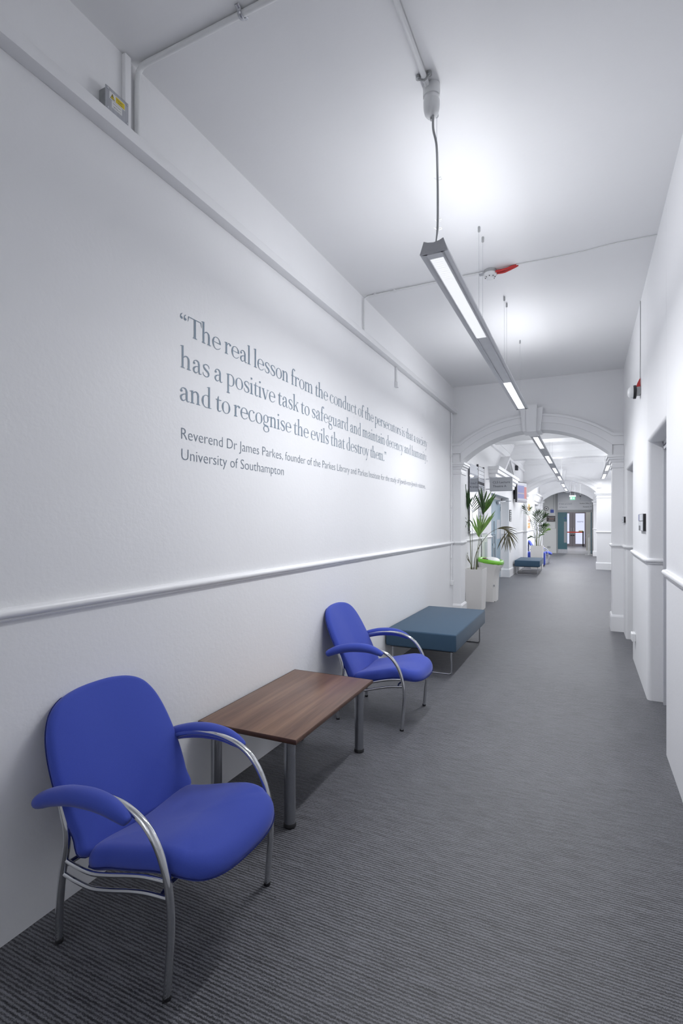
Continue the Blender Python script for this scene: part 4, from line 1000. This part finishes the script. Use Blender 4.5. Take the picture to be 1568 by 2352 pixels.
# ================================================================= WALL LETTERING
SW, TW = 15.0, 4.5
def arc2(cx, cy, rx, ry, a0, a1, thick=SW, thin=TW, n=18, p=1.5):
    """contrasted elliptical stroke, angles in degrees, outer radii given"""
    o, i_ = [], []
    for k in range(n+1):
        a = math.radians(a0+(a1-a0)*k/n); c, s = math.cos(a), math.sin(a); w_ = thin+(thick-thin)*abs(c)**p
        o.append((cx+rx*c, cy+ry*s)); i_.append((cx+(rx-w_)*c, cy+(ry-thin*1.05)*s))
    return [[o[k], o[k+1], i_[k+1], i_[k]] for k in range(n)]
def strk(pts, n=6):
    P = [Vector((x, y)) for x, y, w_ in pts]; W = [w_ for _, _, w_ in pts]
    P, W = catmull(P, W, n); q = []
    for k in range(len(P)):
        t = (P[min(k+1, len(P)-1)]-P[max(k-1, 0)]).normalized(); nn = Vector((-t.y, t.x))*W[k]/2; q.append((P[k]+nn, P[k]-nn))
    return [[tuple(q[k][0]), tuple(q[k+1][0]), tuple(q[k+1][1]), tuple(q[k][1])] for k in range(len(q)-1)]
def rc(x0, y0, x1, y1): return [[(x0, y0), (x1, y0), (x1, y1), (x0, y1)]]
def ball(x, y, r): return [[(x+r*math.cos(2*PI*k/12), y+r*math.sin(2*PI*k/12)) for k in range(12)]]
def foot(x, s=SW): return rc(x-10, 0, x+s+10, 4.5)+[[(x-8, 4.5), (x+s+8, 4.5), (x+s, 9), (x, 9)]]
def flag(x, y): return [[(x-13, y-9), (x-13, y-5.5), (x+SW, y+2), (x+SW, y-8), (x, y-14), (x, y-9)]]
def stm(x, y0, y1, s=SW): return rc(x, y0, x+s, y1)
AS = 172
G = {}
G['o'] = (arc2(46, 50, 42, 52, 0, 360, n=30), 92)
G['c'] = (arc2(46, 50, 42, 52, 62, 300, n=24)+ball(66, 86, 8)+strk([(66, 6, 6), (76, 14, 4), (82, 24, 3)]), 84)
G['e'] = (arc2(46, 50, 42, 52, 0, 300, n=28)+rc(16, 52, 84, 57)+strk([(66, 6, 6), (76, 14, 4), (83, 24, 3)]), 90)
G['n'] = (stm(12, 0, 100)+flag(12, 100)+foot(12)+strk([(26, 80, 4), (38, 94, 7), (54, 97, 10), (67, 86, 14), (70.5, 66, 15)])+stm(63, 0, 68)+foot(63), 98)
G['h'] = (stm(12, 0, AS)+flag(12, AS)+foot(12)+strk([(26, 80, 4), (38, 94, 7), (54, 97, 10), (67, 86, 14), (70.5, 66, 15)])+stm(63, 0, 68)+foot(63), 98)
G['m'] = (G['n'][0]+strk([(77, 80, 4), (89, 94, 7), (105, 97, 10), (118, 86, 14), (121.5, 66, 15)])+stm(114, 0, 68)+foot(114), 149)
G['r'] = (stm(12, 0, 100)+flag(12, 100)+foot(12)+strk([(26, 74, 4), (34, 90, 6), (46, 98, 8), (58, 93, 10)])+ball(60, 89, 9), 70)
G['i'] = (stm(12, 0, 100)+flag(12, 100)+foot(12)+ball(19, 143, 9.5), 44)
G['l'] = (stm(12, 0, AS)+flag(12, AS)+foot(12), 42)
G['k'] = (stm(12, 0, AS)+flag(12, AS)+foot(12)+strk([(26, 42, 5), (72, 96, 5)])+strk([(44, 62, 8), (76, 2, 16)])+foot(68, 8)+rc(56, 95.5, 88, 100), 92)
G['d'] = (arc2(48, 50, 43, 52, 55, 305, n=24)+stm(64, 0, AS)+flag(64, AS)+rc(64, 0, 92, 4.5), 98)
G['p'] = (stm(14, -62, 100)+flag(14, 100)+[[(x, y-66) for x, y in q] for q in foot(14)]+arc2(46, 50, 43, 52, -128, 128, n=24), 96)
G['u'] = (stm(12, 22, 98)+flag(12, 98)+strk([(19.5, 28, 15), (24, 9, 12), (38, 1, 8), (54, 5, 5), (66, 18, 4)])+stm(63, 0, 98)+flag(63, 98)+rc(63, 0, 90, 4.5), 98)
G['t'] = ([[(16, 92), (31, 92), (31, 126), (27, 126)]]+stm(16, 16, 96)+rc(2, 92, 56, 98)+strk([(23.5, 20, 15), (28, 5, 11), (42, 1, 7), (56, 12, 3.5)]), 60)
G['f'] = (stm(16, 0, 140)+foot(16)+rc(2, 92, 54, 98)+strk([(23.5, 136, 15), (28, 158, 11), (42, 170, 7), (56, 164, 9)])+ball(56, 160, 8.5), 58)
G['v'] = (strk([(14, 98, 15), (46, 0, 14)])+strk([(46, 0, 4), (76, 98, 4.5)])+rc(-2, 94, 34, 98.5)+rc(62, 94, 92, 98.5), 90)
G['y'] = (strk([(14, 98, 15), (47, 4, 14)])+strk([(78, 98, 4.5), (47, 4, 4.5), (32, -36, 6), (18, -60, 8)])+ball(15, -56, 9)+rc(-2, 94, 34, 98.5)+rc(64, 94, 94, 98.5), 92)
G['s'] = (strk([(66, 72, 3), (62, 90, 5), (42, 99, 6), (20, 90, 9), (16, 74, 13), (32, 56, 16), (54, 42, 16), (62, 24, 13), (54, 6, 8), (34, 0, 6), (14, 10, 5), (9, 30, 3)]), 76)
G['a'] = (strk([(16, 72, 5), (20, 90, 6), (38, 99, 7), (56, 92, 12), (62, 74, 15)])+ball(19, 74, 9.5)+stm(54.5, 18, 76)+strk([(62, 24, 15), (66, 6, 10), (76, 1, 6), (86, 8, 3)])+strk([(56, 56, 4), (32, 48, 8), (16, 30, 14), (20, 8, 11), (36, 1, 7), (52, 14, 4)]), 90)
G['g'] = (arc2(42, 64, 33, 38, 0, 360, n=26, thick=13)+strk([(66, 84, 6), (76, 92, 6), (88, 88, 10)])+strk([(26, 32, 4), (14, 20, 9), (20, 4, 12), (44, -2, 15), (72, -8, 14)])+arc2(46, -34, 38, 30, 0, 360, n=26, thick=11), 92)
G['T'] = (stm(54, 0, 150, 17)+foot(54, 17)+rc(8, 147, 117, 153)+strk([(9, 152, 7), (6, 130, 4), (3, 112, 3)])+strk([(116, 152, 7), (119, 130, 4), (122, 112, 3)]), 120)
G['.'] = (ball(18, 7, 10), 36)
G[','] = (ball(18, 7, 10)+strk([(24, 6, 9), (22, -12, 6), (12, -24, 3)]), 36)
def qm(x, y, s): return [[(x+s*px, y+s*py) for px, py in q] for q in ball(0, 0, 10)+strk([(-7, 0, 9), (-6, 20, 6), (6, 36, 3)])]
G['\u201c'] = (qm(20, 118, 1)+qm(50, 118, 1), 70)
G['\u201d'] = (qm(14, 140, -1)+qm(44, 140, -1), 60)
def serif_line(s, name, parent, y0, y1, z, xh, m_):
    X = 0; polys = []
    for ch in s:
        if ch == ' ': X += 34; continue
        g, adv = G[ch]
        for q in g: polys.append([(x+X, y) for x, y in q])
        X += adv
    xs = [x for q in polys for x, y in q]; a, b = min(xs), max(xs); kx = (y1-y0)/(b-a); kz = xh/100
    mb = MB()
    for k, q in enumerate(polys): mb.poly([(0.0012+.00005*(k % 17), (x-a)*kx, z+y*kz) for x, y in q])
    o = mb.build(name, m_, parent); return o
q = thing('wall_quotation', 'three lines of blue-grey serif quotation with attribution on left wall', 'lettering', (XL, 2.062, 0))
L1 = '\u201cThe real lesson from the conduct of the persecutors is that a society'
L2 = 'has a positive task to safeguard and maintain decency and humanity,'
L3 = 'and to recognise the evils that destroy them.\u201d'
serif_line(L1, 'text_line', q, 0, 4.645, 2.544, .0690, INK)
serif_line(L2, 'text_line', q, 0.0, 4.645, 2.362, .0690, INK)
serif_line(L3, 'text_line', q, 0.0, 3.075, 2.190, .0690, INK)
text('Reverend Dr James Parkes, founder of the Parkes Library and Parkes Institute for the study of Jewish-non-Jewish relations,', 'text_line', INK2, q, (.0012, .008, 1.986), (0, 1, 0), (0, 0, 1), .064, width=4.55, thin=-.013)
text('University of Southampton', 'text_line', INK2, q, (.0012, .010, 1.876), (0, 1, 0), (0, 0, 1), .064, width=1.012, thin=-.013)
